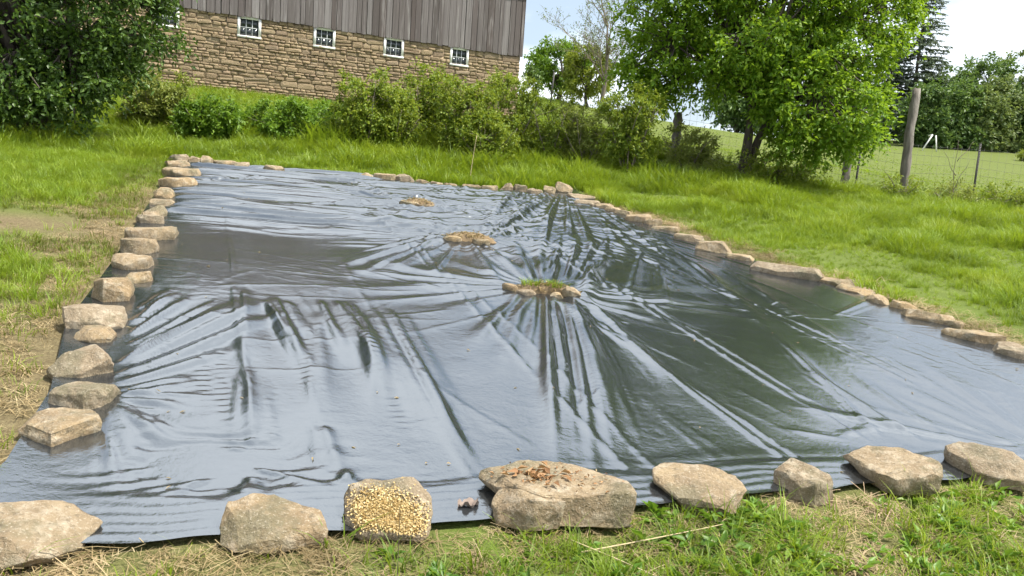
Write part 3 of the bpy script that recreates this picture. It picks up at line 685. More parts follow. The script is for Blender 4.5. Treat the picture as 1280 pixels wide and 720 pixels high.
def straw(name, n, rad, length, width, mat, seed, lift=.02):
    r = np.random.default_rng(seed); g = Geo()
    for k in range(n):
        a = r.uniform(0, 6.283); c = np.array([r.normal() * rad * .6, r.normal() * rad * .6, r.uniform(.002, lift)])
        d = np.array([math.cos(a), math.sin(a), r.normal() * .18]); L = length * r.uniform(.4, 1.2)
        s = np.array([-math.sin(a), math.cos(a), 0]) * width * .5; up = np.array([0, 0, .012 * r.random()])
        g.add([c - d * L / 2 + s, c - d * L / 2 - s, c + up - s, c + up + s, c + d * L / 2 + s, c + d * L / 2 - s], [(0, 1, 2, 3), (3, 2, 5, 4)])
    me = g.mesh(name); me.materials.append(mat)
    return bpy.data.objects.new(name, me)
def weed(name, n, size, mat, seed, up=.5):
    r = np.random.default_rng(seed); a = r.uniform(0, 6.283, n); e = r.uniform(.15, 1.0, n) * up
    ax = np.stack([np.cos(a) * np.cos(e), np.sin(a) * np.cos(e), np.sin(e)], -1)
    P = ax * r.uniform(.0, size * .6, n)[:, None] + np.array([0, 0, .01]); nr = np.array([[0, 0, 1]]) + .4 * r.normal(size=(n, 3))
    V, t = leaf_arrays(P, ax, nr, size * r.uniform(.6, 1.2, n), size * r.uniform(.35, .6, n), .2, .25)
    me = mesh_np(name, V, None, t, True); me.materials.append(mat); return bpy.data.objects.new(name, me)
def source(name, objs):
    c = bpy.data.collections.new(name)
    for o in objs: c.objects.link(o)
    SRC.children.link(c); return c
def scatter(name, label, src, x, y, scale, r, tilt=.12, zoff=0.0, z=None):
    n = len(x); z = T(x, y) + zoff if z is None else z
    me = bpy.data.meshes.new(name); me.vertices.add(n); me.vertices.foreach_set('co', np.stack([x, y, z], -1).astype(np.float32).ravel())
    rot = np.stack([r.normal(size=n) * tilt, r.normal(size=n) * tilt, r.uniform(0, 6.283, n)], -1).astype(np.float32)
    a = me.attributes.new('rot', 'FLOAT_VECTOR', 'POINT'); a.data.foreach_set('vector', rot.ravel())
    a = me.attributes.new('scl', 'FLOAT', 'POINT'); a.data.foreach_set('value', np.asarray(scale, np.float32))
    a = me.attributes.new('pick', 'INT', 'POINT'); a.data.foreach_set('value', r.integers(0, len(src.objects), n).astype(np.int32))
    o = obj(name, me)
    ng = bpy.data.node_groups.new(name + '_nodes', 'GeometryNodeTree')
    ng.interface.new_socket('Geometry', in_out='INPUT', socket_type='NodeSocketGeometry'); ng.interface.new_socket('Geometry', in_out='OUTPUT', socket_type='NodeSocketGeometry')
    gi = ng.nodes.new('NodeGroupInput'); go = ng.nodes.new('NodeGroupOutput'); iop = ng.nodes.new('GeometryNodeInstanceOnPoints')
    ci = ng.nodes.new('GeometryNodeCollectionInfo'); ci.inputs['Collection'].default_value = src; ci.inputs['Separate Children'].default_value = True; ci.inputs['Reset Children'].default_value = True
    def na(nm, dt):
        q = ng.nodes.new('GeometryNodeInputNamedAttribute'); q.data_type = dt; q.inputs['Name'].default_value = nm; return q.outputs['Attribute']
    iop.inputs['Pick Instance'].default_value = True
    ng.links.new(gi.outputs[0], iop.inputs['Points']); ng.links.new(ci.outputs[0], iop.inputs['Instance'])
    ng.links.new(na('pick', 'INT'), iop.inputs['Instance Index']); ng.links.new(na('rot', 'FLOAT_VECTOR'), iop.inputs['Rotation']); ng.links.new(na('scl', 'FLOAT'), iop.inputs['Scale'])
    ng.links.new(iop.outputs[0], go.inputs[0])
    md = o.modifiers.new('scatter', 'NODES'); md.node_group = ng
    tag(o, label, kind='stuff'); return o

# ------------------------------------------------------------------ barn
BX, BY = -12.2778, 27.9256
Wd = np.array([0.88085599, 0.47338432])
BANG = math.atan2(Wd[1], Wd[0])
ZB, ZE, ZEAVE, ZRIDGE = 3.2, 6.24, 9.6, 12.6
UL, UR, DEEP = -6.5, 13.58, 9.5
barn = empty('barn', (BX, BY, 0), BANG)
tag(barn, 'old bank barn with weathered grey board siding on a tan rubble stone foundation', 'barn')
WIN_U = [0.0, 2.70, 5.37, 8.05, 10.81]
WW, WZ0, WZ1 = .80, 5.57, 6.2
# local frame: x along the wall, y into the barn, z up (the outer wall face is y = 0)
g = Geo()
cuts = [UL + .02] + [v for u in WIN_U for v in (u - WW / 2 + .03, u + WW / 2 - .03)] + [UR - .03]
for k in range(0, len(cuts), 2): g.box(cuts[k], cuts[k + 1], .03, .5, ZB - .6, ZE)
for u in WIN_U: g.box(u - WW / 2 + .03, u + WW / 2 - .03, .03, .5, ZB - .6, WZ0 + .03)
g.box(UL + .02, UR - .03, DEEP - .5, DEEP, ZB - .6, ZE); g.box(UL + .02, UL + .5, .5, DEEP - .5, ZB - .6, ZE); g.box(UR - .5, UR - .03, .5, DEEP - .5, ZB - .6, ZE)
fwall = g.build('foundation_wall', M_MORTAR, barn)
def unit_block(seed):
    r = random.Random(seed); pts = []
    for sx in (-1, 1):
        for sz in (-1, 1):
            jx, jz = r.uniform(.62, 1), r.uniform(.5, 1)
            pts += [(.5 * sx * jx, -.5, .5 * sz * jz), (.5 * sx * r.uniform(.8, 1.02), -.2, .5 * sz * r.uniform(.75, 1.02)), (.5 * sx, .5, .5 * sz)]
    pts += [(r.uniform(-.3, .3), -.62, r.uniform(-.3, .3)), (.5 * r.uniform(.9, 1.02), -.35, 0), (-.5 * r.uniform(.9, 1.02), -.35, 0)]
    bm = bmesh.new()
    for p in pts: bm.verts.new(p)
    q = bmesh.ops.convex_hull(bm, input=bm.verts)
    bmesh.ops.delete(bm, geom=[v for v in bm.verts if not v.link_faces], context='VERTS')
    me = bpy.data.meshes.new('wall_stone'); bm.to_mesh(me); bm.free(); me.materials.append(M_WSTONE); return me
UNITS = [unit_block(k) for k in range(18)]
UV_ = [np.array([v.co[:] for v in m.vertices]) for m in UNITS]
UF_ = [[list(p.vertices) for p in m.polygons] for m in UNITS]
rs = random.Random(21); cells = []
def lay(u0, u1, z0, z1):
    z = z0
    while z < z1 - .04:
        h = rs.choice([.08, .10, .12, .14, .17, .22]); h = min(h, z1 - z)
        if z1 - z - h < .07: h = z1 - z
        u = u0 + rs.uniform(-.02, .02)
        while u < u1 - .05:
            w = min(rs.choice([1.0, 1.4, 1.8, 2.4, 3.2]) * rs.uniform(.8, 1.2) * h + .06, u1 - u)
            if u1 - u - w < .12: w = u1 - u
            if h > .18 and rs.random() < .35:
                hh = h * rs.uniform(.4, .6); cells.append((u, u + w, z, z + hh)); cells.append((u, u + w, z + hh, z + h))
            else:
                cells.append((u, u + w, z, z + h))
            u += w
        z += h
lay(UL, UR, ZB, WZ0)
edges_u = [UL] + [v for u in WIN_U for v in (u - WW / 2, u + WW / 2)] + [UR]
for k in range(0, len(edges_u), 2): lay(edges_u[k], edges_u[k + 1], WZ0, ZE - .01)
vis = sorted([c for c in cells if c[0] > .2 and c[3] > 3.55], key=lambda c: -(c[1] - c[0]) * (c[3] - c[2]))
pick = set(vis[:295]); rest = Geo()
for c in cells:
    k = rs.randrange(len(UNITS)); w, h, d = c[1] - c[0] - .010, c[3] - c[2] - .009, rs.uniform(.10, .14)
    lc = ((c[0] + c[1]) / 2 + rs.uniform(-.01, .01), .05 + rs.uniform(-.03, .016), (c[2] + c[3]) / 2 + rs.uniform(-.012, .012))
    ry = rs.uniform(-.10, .10)
    if c in pick:
        o = bpy.data.objects.new('wall_stone', UNITS[k]); o.location = lc; o.scale = (w, d, h); o.rotation_euler = (0, ry, 0); link(o, fwall)
    else:
        V = UV_[k] * np.array([w, d, h]) + np.array(lc); rest.add(V, None, UF_[k])
ro = rest.build('small_wall_stones', M_WSTONE, fwall); ro['kind'] = 'stuff'
# siding boards, one by one along the face that shows
bm = bmesh.new(); bmesh.ops.create_cube(bm, size=1.0); bmesh.ops.bevel(bm, geom=list(bm.edges), offset=.03, segments=1, affect='EDGES')
bme = bpy.data.meshes.new('siding_board'); bm.to_mesh(bme); bm.free(); bme.materials.append(M_BOARD)
u = UL; k = 0
BOARD_SPANS = []
while u < UR + .02:
    w = rs.uniform(.17, .30); w = min(w, UR + .06 - u)
    if UR + .06 - u - w < .1: w = UR + .06 - u
    BOARD_SPANS.append((u, w)); u += w
for u, w in BOARD_SPANS:
    z0 = ZE - .035 + rs.uniform(-.03, .02); th = .028
    o = bpy.data.objects.new('siding_board', bme); o.scale = (w - rs.uniform(.008, .03), th, ZEAVE - z0); o.location = (u + w / 2, -.06 + rs.uniform(-.02, .016), (z0 + ZEAVE) / 2)
    o.rotation_euler = (0, rs.uniform(-.002, .002), rs.uniform(-.03, .03)); link(o, barn)
g = Geo(); g.box(UL, UR, -.024, .2, ZE + .02, ZEAVE); g.box(UL, UL + .2, .2, DEEP, ZE + .02, ZEAVE); g.box(UR - .2, UR + .02, .2, DEEP, ZE + .02, ZEAVE); g.box(UL, UR, DEEP - .2, DEEP + .02, ZE + .02, ZEAVE)
mid = DEEP / 2
for ux in (UL + .1, UR - .1):
    g.add([(ux, 0, ZEAVE), (ux, DEEP, ZEAVE), (ux, mid, ZRIDGE)], None, [(0, 1, 2)])
g.build('wall_sheathing', M_BOARD, barn)
g = Geo(); ov = .45; sl = (ZRIDGE - ZEAVE) / mid
for sgn in (0, 1):
    y0, y1 = (-ov, mid) if sgn == 0 else (DEEP + ov, mid)
    za = ZEAVE - sl * ov + .05; zb_ = ZRIDGE + .05
    V = [(UL - ov, y0, za), (UR + ov, y0, za), (UR + ov, y1, zb_), (UL - ov, y1, zb_)]; V += [(a, b, c + .07) for a, b, c in V]
    g.add(V, [(0, 1, 2, 3), (4, 7, 6, 5), (0, 4, 5, 1), (1, 5, 6, 2), (2, 6, 7, 3), (3, 7, 4, 0)])
g.build('roof', M_ROOF, barn)
# windows
g = Geo(); fw = .085
g.box(-WW / 2, -WW / 2 + fw, -.03, .06, WZ0, WZ1 - .02); g.box(WW / 2 - fw, WW / 2, -.03, .06, WZ0, WZ1 - .02)
g.box(-WW / 2 - .01, WW / 2 + .01, -.045, .06, WZ0 - .07, WZ0); g.box(-WW / 2 + fw, WW / 2 - fw, -.0, .06, WZ1 - .06, WZ1 + .05)
wf_me = g.mesh('window'); wf_me.materials.append(M_WHITE)
g = Geo(); iw = WW - 2 * fw; ih = WZ1 - .06 - WZ0
for c in (1, 2): g.box(-iw / 2 + c * iw / 3 - .012, -iw / 2 + c * iw / 3 + .012, .025, .05, WZ0, WZ1 - .06)
g.box(-iw / 2, iw / 2, .0235, .0515, WZ0 + ih / 2 - .012, WZ0 + ih / 2 + .012)
mu_me = g.mesh('muntin'); M_MUN = plain('grey_old_paint', (.42, .44, .44), .6, .15); mu_me.materials.append(M_MUN)
g = Geo(); g.box(-iw / 6, iw / 6, .03, .038, 0, ih / 2); pane_me = g.mesh('pane'); pane_me.materials.append(M_GLASS)
g = Geo(); g.box(-iw / 2, iw / 2, .3, .32, WZ0, WZ1); dark_me = g.mesh('interior_shade_sheet'); dark_me.materials.append(plain('dark_interior', (.015, .015, .015), .9))  # near-black sheet behind the panes: shade of the barn inside, put in as colour
for i, uu in enumerate(WIN_U):
    w = bpy.data.objects.new('window', wf_me); w.location = (uu, 0, 0); link(w, barn)
    link(bpy.data.objects.new('muntin', mu_me), w); link(bpy.data.objects.new('interior_shade_sheet', dark_me), w)
    for c in range(3):
        for r_ in range(2):
            p = bpy.data.objects.new('pane', pane_me); p.location = (-iw / 2 + (c + .5) * iw / 3, 0, WZ0 + r_ * ih / 2); link(p, w)

# ------------------------------------------------------------------ trees and shrubs
def curve_pts(a, b, n, bow, r):
    a = np.asarray(a, float); b = np.asarray(b, float); u = np.linspace(0, 1, n)[:, None]
    L = np.linalg.norm(b - a); off = r.normal(size=3) * bow * L; off[2] += bow * L * .5
    return a + (b - a) * u + off * (4 * u * (1 - u)) * .5
def make_tree(name, label, cat, base, lobes, trunk_top, trunk_r, nclump, nleaf, lsize, clump_r, mleaf, mbark, seed, group=None, stems=1, stem_spread=.3, shell=.5, twiglen=1.0, low_limbs=True, wide=.5, upb=.6, sep_stems=False, sides=6):
    r = np.random.default_rng(seed); base = np.array([base[0], base[1], Tz(base[0], base[1]) - .03])
    root = empty(name, base); tag(root, label, cat, group)
    lob = np.array(lobes, float); lob[:, 2] += 0
    wts = (lob[:, 3] * lob[:, 4] * lob[:, 5]) ** (2 / 3); wts /= wts.sum()
    cl = []
    for k in r.choice(len(lob), nclump, p=wts):
        d = unit(1, r)[0]; q = lob[k]; rad = (shell + (1 - shell) * r.random() ** .6)
        cl.append(np.array([q[0], q[1], q[2]]) + d * q[3:6] * rad)
    cl = np.array(cl); gz = T(cl[:, 0], cl[:, 1]) + .12; cl[:, 2] = np.maximum(cl[:, 2], gz)
    C0 = (lob[:, :3] * wts[:, None]).sum(0)
    # trunks
    tops = []; trunk_g = Geo(); stem_objs = []
    for s_ in range(stems):
        a = 6.283 * s_ / stems + r.random(); off = np.array([math.cos(a), math.sin(a), 0]) * stem_spread * (stems > 1)
        top = np.array([C0[0], C0[1], trunk_top]) + off * 3.0 + np.array([0, 0, r.normal() * .1])
        b0 = base + off * .35
        P = curve_pts(b0, top, 9, .07, r); rad = trunk_r * (1 - .72 * np.linspace(0, 1, 9)) * (1 if stems == 1 else r.uniform(.7, 1.1)); rad[0] *= 1.35
        tops.append(P)
        if sep_stems:
            gg = Geo(); gg.tube(P - base, rad, sides); gg.build('stem', mbark, root, True)
        else:
            trunk_g.tube(P - base, rad, sides + 2)
    nn = max(3, nclump // 7); nodes = cl[r.choice(nclump, nn, replace=False)]; nodes = C0 + (nodes - C0) * r.uniform(.45, .75, (nn, 1))
    for nd in nodes:
        P = tops[r.integers(stems)]; u_ = np.clip((nd[2] - base[2]) / max(.3, trunk_top - base[2]) - r.uniform(.15, .5), .12, .95); k = int(u_ * 8)
        trunk_g.tube(curve_pts(P[k], nd, 6, .12, r) - base, np.linspace(trunk_r * .38, trunk_r * .10, 6), 5)
    d2 = ((cl[:, None] - nodes[None]) ** 2).sum(-1); near = d2.argmin(1)
    for i in range(nclump):
        trunk_g.tube(curve_pts(nodes[near[i]], cl[i], 4, .1, r) - base, np.linspace(trunk_r * .10, trunk_r * .035, 4) + .003, 4)
    trunk_g.build('branches' if sep_stems else 'trunk', mbark, root, True)
    # foliage: leafy twigs in every clump
    nt = max(3, nleaf // 9); per = nleaf // nt
    cidx = np.repeat(np.arange(nclump), nt); N = len(cidx)
    out = cl[cidx] - C0; out /= np.linalg.norm(out, axis=1)[:, None] + 1e-6
    tdir = unit(N, r) * 1.0 + out * wide + np.array([0, 0, .25 * upb]); tdir /= np.linalg.norm(tdir, axis=1)[:, None]
    tlen = clump_r * r.uniform(.5, 1.35, N) * twiglen
    csz = r.uniform(.7, 1.25, nclump)[cidx]
    u_ = np.tile(np.linspace(.12, 1, per), N); ti = np.repeat(np.arange(N), per)
    P = cl[cidx][ti] + tdir[ti] * (tlen * csz)[ti][:, None] * u_[:, None]; P[:, 2] -= .18 * (u_ ** 2) * tlen[ti]
    P += r.normal(size=P.shape) * lsize * .25
    ax = tdir[ti] * .7 + unit(len(P), r) * .9; ax[:, 2] -= .15
    nr = unit(len(P), r) * .75 + np.array([0, 0, upb]) + out[ti] * .25
    gzz = T(P[:, 0], P[:, 1]); ok = P[:, 2] > gzz + .02; P, ax, nr = P[ok], ax[ok], nr[ok]
    V, t = leaf_arrays(P - base, ax, nr, lsize * r.uniform(.6, 1.25, len(P)), lsize * r.uniform(.38, .6, len(P)), .22, .12)
    cm = mesh_np('crown', V, None, t, False); obj('crown', cm, mleaf, root)
    return root

ML_RIGHT = leaf_mat('lime_leaf', (.095, .20, .012), (.155, .28, .018), (.25, .365, .03), .46)
ML_LEFT = leaf_mat('deep_green_leaf', (.035, .075, .012), (.065, .125, .02), (.125, .20, .035), .3, .42)
ML_SHRUB = leaf_mat('shrub_leaf', (.095, .165, .014), (.17, .25, .024), (.29, .34, .045), .42)
ML_SHRUB2 = leaf_mat('fresh_shrub_leaf', (.07, .15, .012), (.12, .22, .02), (.18, .29, .03), .4)
ML_WISP = leaf_mat('wispy_leaf', (.13, .18, .03), (.20, .25, .05), (.29, .32, .08), .42)
ML_FAR = leaf_mat('far_green_leaf', (.055, .11, .025), (.09, .165, .04), (.15, .225, .06), .36)
ML_OLIVE = leaf_mat('olive_leaf', (.16, .22, .025), (.235, .29, .04), (.31, .36, .06), .45)
ML_CONIF = leaf_mat('conifer_needle', (.075, .11, .075), (.115, .16, .105), (.17, .215, .14), .2, .6)
ML_FARP = leaf_mat('far_pale_leaf', (.095, .15, .04), (.14, .20, .06), (.20, .25, .085), .36)

make_tree('leafy_tree', 'broad bright green tree with a short trunk and low spreading crown', 'tree', (5.03, 18.22),
          [(3.3, 18.0, 3.75, 1.3, 1.3, .6), (3.2, 18.2, 5.0, 1.4, 1.4, .8), (3.4, 18.4, 6.4, 1.6, 1.5, .9), (5.2, 17.2, 4.2, 1.7, 1.3, .8), (5.1, 17.4, 5.6, 1.9, 1.5, .9), (5.3, 18.2, 7.2, 2.3, 2.0, 1.0), (6.0, 16.9, 3.35, 1.6, 1.1, .85),
           (6.9, 17.7, 4.4, 1.25, 1.2, .8), (7.2, 18.2, 5.6, 1.4, 1.4, .9), (7.0, 18.5, 6.9, 1.5, 1.5, .9), (6.1, 16.9, 2.65, 1.35, .9, .45), (4.5, 18.8, 4.7, 1.5, 1.2, 1.0)],
          3.6, .17, 780, 105, .12, .40, ML_RIGHT, M_BARK, 11, stems=2, stem_spread=.10, shell=.35, upb=1.0)
make_tree('dark_tree', 'dark dense deciduous tree with drooping boughs at the frame edge beside the path', 'tree', (-8.6, 14.2),
          [(-8.6, 14.2, 4.4, 2.4, 2.2, 2.2), (-7.1, 13.9, 3.5, 1.1, 1.2, .9), (-6.85, 14.1, 4.3, .7, .9, .7), (-8.0, 13.2, 2.2, 1.1, .9, .6), (-9.4, 12.9, 2.4, 1.5, 1.1, .9), (-7.6, 13.6, 2.7, 1.0, .9, .6), (-10.5, 13.2, 3.8, 1.6, 1.6, 1.8), (-7.6, 14.0, 6.3, 1.5, 1.5, 1.0)],
          4.6, .2, 560, 120, .105, .38, ML_LEFT, M_BARK, 23, stems=1)
SH = 'shrubs on the bank below the barn'
def shrub(label, x, y, zc, rx, rz, n, mat, seed, ns=6, lsize=.075, spread=.22, nleaf=95, name='shrub', mb=None, cl_r=.22, extra=()):
    gz = Tz(x, y)
    n = int(n * 1.5)
    return make_tree(name, label, 'shrub', (x, y), [(x, y, gz + zc * .6, rx * .95, rx * .8, rz * .7), (x, y, gz + zc * 1.12, rx * 1.12, rx * .9, rz * 1.2)] + [(a, b, Tz(a, b) + c, d, d, e) for a, b, c, d, e in extra], gz + zc + rz * .5, .022, n, nleaf, lsize, cl_r, mat, mb or M_STEM, seed, SH, stems=ns, stem_spread=spread, shell=.25, sep_stems=True, sides=4, upb=.9)
shrub('dark-bottomed leafy shrub nearest the middle of the barn wall', -3.34, 17.2, .85, .72, .6, 85, ML_SHRUB, 31, extra=[(-3.5, 17.1, .6, .5, .45)])
shrub('upright yellow-green shrub just beside the dark-bottomed one, under the fourth barn window', -2.25, 18.6, .95, .6, .62, 75, ML_SHRUB, 32)
shrub('wide twiggy shrub before the last barn window', -1.25, 17.6, .85, .6, .6, 80, ML_SHRUB, 33, lsize=.07)
shrub('tall twiggy shrub covering the barn corner', -.35, 18.1, .95, .62, .72, 85, ML_SHRUB, 34, lsize=.065)
shrub('small yellow-green shrub between the first two big shrubs', -2.75, 17.5, .6, .5, .5, 50, ML_SHRUB, 46, lsize=.07)
shrub('low leafy shrub filling the gap below the barn corner', -.75, 17.0, .5, .55, .4, 50, ML_SHRUB, 47, lsize=.07)
shrub('low wispy shrub just past the barn corner', .65, 17.9, .7, .65, .55, 75, ML_SHRUB, 35, lsize=.055, nleaf=95)
shrub('wispy pale shrub below the far round tree', 1.4, 17.6, .65, .6, .55, 65, ML_WISP, 36, lsize=.055, nleaf=95)
shrub('vase-shaped shrub with bare pale stems, alone in front of the fence', 2.2, 16.75, 1.1, .58, .48, 85, ML_SHRUB, 37, ns=8, spread=.20, lsize=.07)
shrub('low round bright green bush beside the dark tree', -6.45, 16.6, .38, .62, .36, 75, ML_SHRUB2, 38, ns=5, lsize=.10, nleaf=70)
shrub('tall grey-green weedy bush at the end of the barn wall', -8.0, 17.6, .6, .65, .55, 75, ML_WISP, 39, ns=8, lsize=.08)
shrub('low leafy bush between the round bush and the shrubs', -5.1, 17.8, .3, 1.1, .34, 95, ML_SHRUB2, 40, ns=6, lsize=.09)
shrub('low fresh green growth against the barn foot beside the shrub row', -4.3, 18.6, .3, .9, .34, 70, ML_SHRUB2, 48, ns=5, lsize=.09)
shrub('dark tangled brush round the foot of the bright green tree', 5.5, 17.8, .3, 1.0, .3, 60, ML_SHRUB, 41, ns=6, lsize=.07, nleaf=60)
shrub('pale leafy scrub between the lone shrub and the tree', 3.7, 18.0, .4, .7, .4, 45, ML_WISP, 42, ns=6, lsize=.06, nleaf=95)
shrub('small scrub at the foot of the leaning post', 8.3, 17.6, .2, .45, .2, 30, ML_SHRUB, 43, ns=4, lsize=.06, nleaf=40)
shrub('scrub at the foot of the thin steel post', 10.5, 17.4, .2, .55, .22, 36, ML_SHRUB, 44, ns=4, lsize=.06, nleaf=40)
shrub('low scrub under the near end of the wire fence', 9.3, 17.5, .18, .5, .18, 26, ML_WISP, 45, ns=4, lsize=.06, nleaf=40)

# trees far behind
FT = 'trees far behind the barn and field'
def far_tree(label, x, y, lobes, top, tr, n, nl, ls, cr_, mat, seed, name='far_tree', **kw):
    gz = Tz(x, y); L = [(x + a, y + b, gz + c, d, d, e) for a, b, c, d, e in lobes]
    return make_tree(name, label, 'tree', (x, y), L, gz + top, tr, n, nl, ls, cr_, mat, M_BARK, seed, FT, **kw)
far_tree('round dark green tree on the hilltop past the barn corner', 2.5, 62.2, [(0, 0, 2.7, 2.3, 2.0)], 3.0, .18, 90, 70, .30, .6, ML_SHRUB2, 51)
far_tree('olive yellow-green tree in front of the round dark one', 4.5, 59.5, [(0, 0, 2.4, 1.8, 1.9)], 2.8, .14, 70, 70, .26, .5, ML_OLIVE, 52)
far_tree('small dark sapling right at the barn corner', .3, 37.0, [(0, 0, 1.4, .4, .9)], 1.6, .05, 26, 45, .16, .25, ML_FAR, 53)
def bare_tree(label, x, y, h, seed):
    r = np.random.default_rng(seed); base = np.array([x, y, Tz(x, y) - .1]); root = empty('bare_tree', base); tag(root, label, 'tree', FT)
    g = Geo(); tw = Geo(); lp = []
    def grow(p, d, L, rad, lev):
        n = 6; P = [p]
        for k in range(n):
            d = d + r.normal(size=3) * .13 + np.array([0, 0, .05]); d /= np.linalg.norm(d); P.append(P[-1] + d * L / n)
        P = np.array(P); g.tube(P - base, np.linspace(rad, rad * .35, n + 1), 5 if lev < 2 else 3)
        if lev >= 2: lp.extend(P[2:])
        if lev < 4:
            for k in range([9, 6, 5, 4][lev]):
                i = r.integers(2, n + 1); nd = d * .65 + unit(1, r)[0] * .75; nd[2] = abs(nd[2]) * .8 + .15; nd /= np.linalg.norm(nd)
                grow(P[i], nd, L * r.uniform(.42, .62), max(.012, rad * .42), lev + 1)
    grow(base, np.array([.0, 0, 1.]), h * .62, .17, 0)
    g.build('trunk', M_STEM, root, True)
    lp = np.array(lp); lp = lp[r.random(len(lp)) < .35]; lp = lp + r.normal(size=lp.shape) * .08
    V, t = leaf_arrays(lp - base, unit(len(lp), r), unit(len(lp), r), np.full(len(lp), .13), np.full(len(lp), .07))
    obj('crown', mesh_np('crown', V, None, t), ML_FARP, root)
bare_tree('nearly bare pale-limbed tree rising beside the olive tree', 5.4, 56.5, 9.5, 54)
def conifer(label, x, y, h, rad, seed, dens=1.0):
    r = np.random.default_rng(seed); base = np.array([x, y, Tz(x, y) - .1]); root = empty('conifer', base); tag(root, label, 'tree', FT)
    g = Geo(); zs = np.linspace(0, h, 10); g.tube(np.stack([zs * 0, zs * 0, zs], -1), np.linspace(.28, .03, 10), 7); PP, AX = [], []
    z = .8
    while z < h - .3:
        R = rad * (1 - z / h) ** .8 + .2; nb = int(9 * dens)
        for k in range(nb):
            a = r.uniform(0, 6.283); L = R * r.uniform(.75, 1.15); u_ = np.linspace(0, 1, 6)
            P = np.stack([np.cos(a) * L * u_, np.sin(a) * L * u_, z + L * (.12 * u_ - .42 * u_ ** 2 + .22 * u_ ** 3)], -1)
            g.tube(P, np.linspace(.045, .01, 6), 3)
            m = int(17 * L); uu = r.uniform(.15, 1, m); q = np.stack([np.interp(uu, u_, P[:, j]) for j in range(3)], -1)
            d = np.stack([np.cos(a) + r.normal(size=m) * .8, np.sin(a) + r.normal(size=m) * .8, r.normal(size=m) * .25 - .25], -1)
            PP.append(q); AX.append(d)
        z += r.uniform(.28, .42) * (1 + .3 * (h > 12))
    g.build('trunk', M_BARK, root, True); PP = np.concatenate(PP); AX = np.concatenate(AX)
    V, t = leaf_arrays(PP, AX, unit(len(PP), r) * .4 + np.array([0, 0, 1]), r.uniform(.35, .75, len(PP)), r.uniform(.10, .18, len(PP)), .1, .2)
    obj('crown', mesh_np('crown', V, None, t), ML_CONIF, root)
conifer('tall dark spruce rising behind the bright green tree', 49.8, 106, 26, 5.2, 61, .75)
conifer('shorter dark spruce behind the leaning wooden post', 47.5, 108, 15, 5.2, 62)
big = [(-.5, 0, 7, 4.2, 4.5), (2, 0, 4.5, 3.2, 3.2), (-2.5, -1, 4, 3, 3)]
specs = [('dark bushy tree just behind the leaning post', 47.5, 96.5, .62, ML_FAR, 70), ('round mid-green tree behind the white frame in the field', 51.2, 97.5, .66, ML_FAR, 71), ('small pale green tree just past the white frame', 54.6, 98, .6, ML_FARP, 72),
         ('broad green tree beyond the thin steel post', 58, 100, .72, ML_FARP, 73), ('tall pale tree cut by the frame edge across the field', 67, 108, 1.25, ML_FARP, 74), ('dark green tree between the pale trees across the field', 60, 107, .98, ML_FAR, 75),
         ('dark tree low behind the tree line', 54.5, 106, .82, ML_FAR, 76), ('bushy tree at the very edge of the frame across the field', 63.5, 99, .7, ML_FAR, 77), ('green tree far behind the bright tree crown', 24, 92, .85, ML_FAR, 78), ('dark tree just behind the bright tree crown', 36, 95, .85, ML_FAR, 79)]
for lab, x, y, k, m, sd_ in specs:
    far_tree(lab, x, y, [(a * k, b * k, c * k, d * k, e * k) for a, b, c, d, e in big + [(.5, -1, 2.0, 3.6, 1.8)]], 7 * k, .3 * k, 150, 75, .5, 1.1, m, sd_, low_limbs=False)

# ------------------------------------------------------------------ fence
def post(name, label, b, t, r0, r1, mat, group, sides=9, rough=.012, seed=1):
    r = np.random.default_rng(seed); b = np.array(b, float); t = np.array(t, float); b[2] = Tz(b[0], b[1]) - .25
    u_ = np.linspace(0, 1, 14)[:, None]; P = (t - b) * u_; P[:, 0] += np.sin(u_[:, 0] * 5 + seed) * .02; rad = np.linspace(r0, r1, 14) * (1 + r.normal(size=14) * .05)
    g = Geo(); g.tube(P, rad, sides); g.v[0] += r.normal(size=g.v[0].shape) * rough
    o = g.build(name, mat, None, False); o.location = b; tag(o, label, 'post', group); return o
FP = 'posts of the field fence'
post('fence_post', 'tall weathered wooden post leaning beside the mown field', (8.62, 18.19, 0), (8.76, 18.54, 3.95), .105, .085, M_POST, FP, seed=2)
post('fence_post', 'short wooden post under the edge of the bright tree', (7.56, 18.82, 0), (7.6, 18.95, 2.55), .10, .09, M_POST, FP, seed=3)
post('fence_post', 'thick grey wooden post seen between the lone shrub and tree', (3.66, 19.31, 0), (3.63, 19.44, 3.15), .11, .10, M_POST, FP, seed=4)
def tpost(label, b, t):
    z0 = Tz(b[0], b[1]) - .3; h = t[2] - z0; g = Geo(); g.box(-.022, .022, -.004, .004, 0, h); g.box(-.004, .004, .004, .036, 0, h)
    for k in range(int(h / .06)): g.box(-.006, .006, -.014, -.0042, .1 + k * .06, .125 + k * .06)
    o = g.build('steel_post', M_TPOST); o.location = (b[0], b[1], z0); o.rotation_euler = (-.06, (t[0] - b[0]) / h, .3); tag(o, label, 'post', FP)
tpost('thin dark steel fence post beyond the leaning wooden one', (10.2, 18.2), (10.29, 18.28, 2.84))
tpost('thin dark steel post close beside the short wooden post', (7.66, 18.5), (7.75, 18.7, 2.58))
fence = empty('wire_fence', (8.62, 18.3, Tz(8.62, 18.3))); tag(fence, 'sagging woven wire fence strung between the posts', 'fence')
FL = [(3.66, 19.36), (5.7, 19.1), (7.58, 18.88), (8.66, 18.3), (10.22, 18.24), (13.5, 17.6)]
def fpt(d):
    L = [0]
    for a, b in zip(FL[:-1], FL[1:]): L.append(L[-1] + math.hypot(b[0] - a[0], b[1] - a[1]))
    return np.interp(d, L, [p[0] for p in FL]), np.interp(d, L, [p[1] for p in FL]), L[-1]
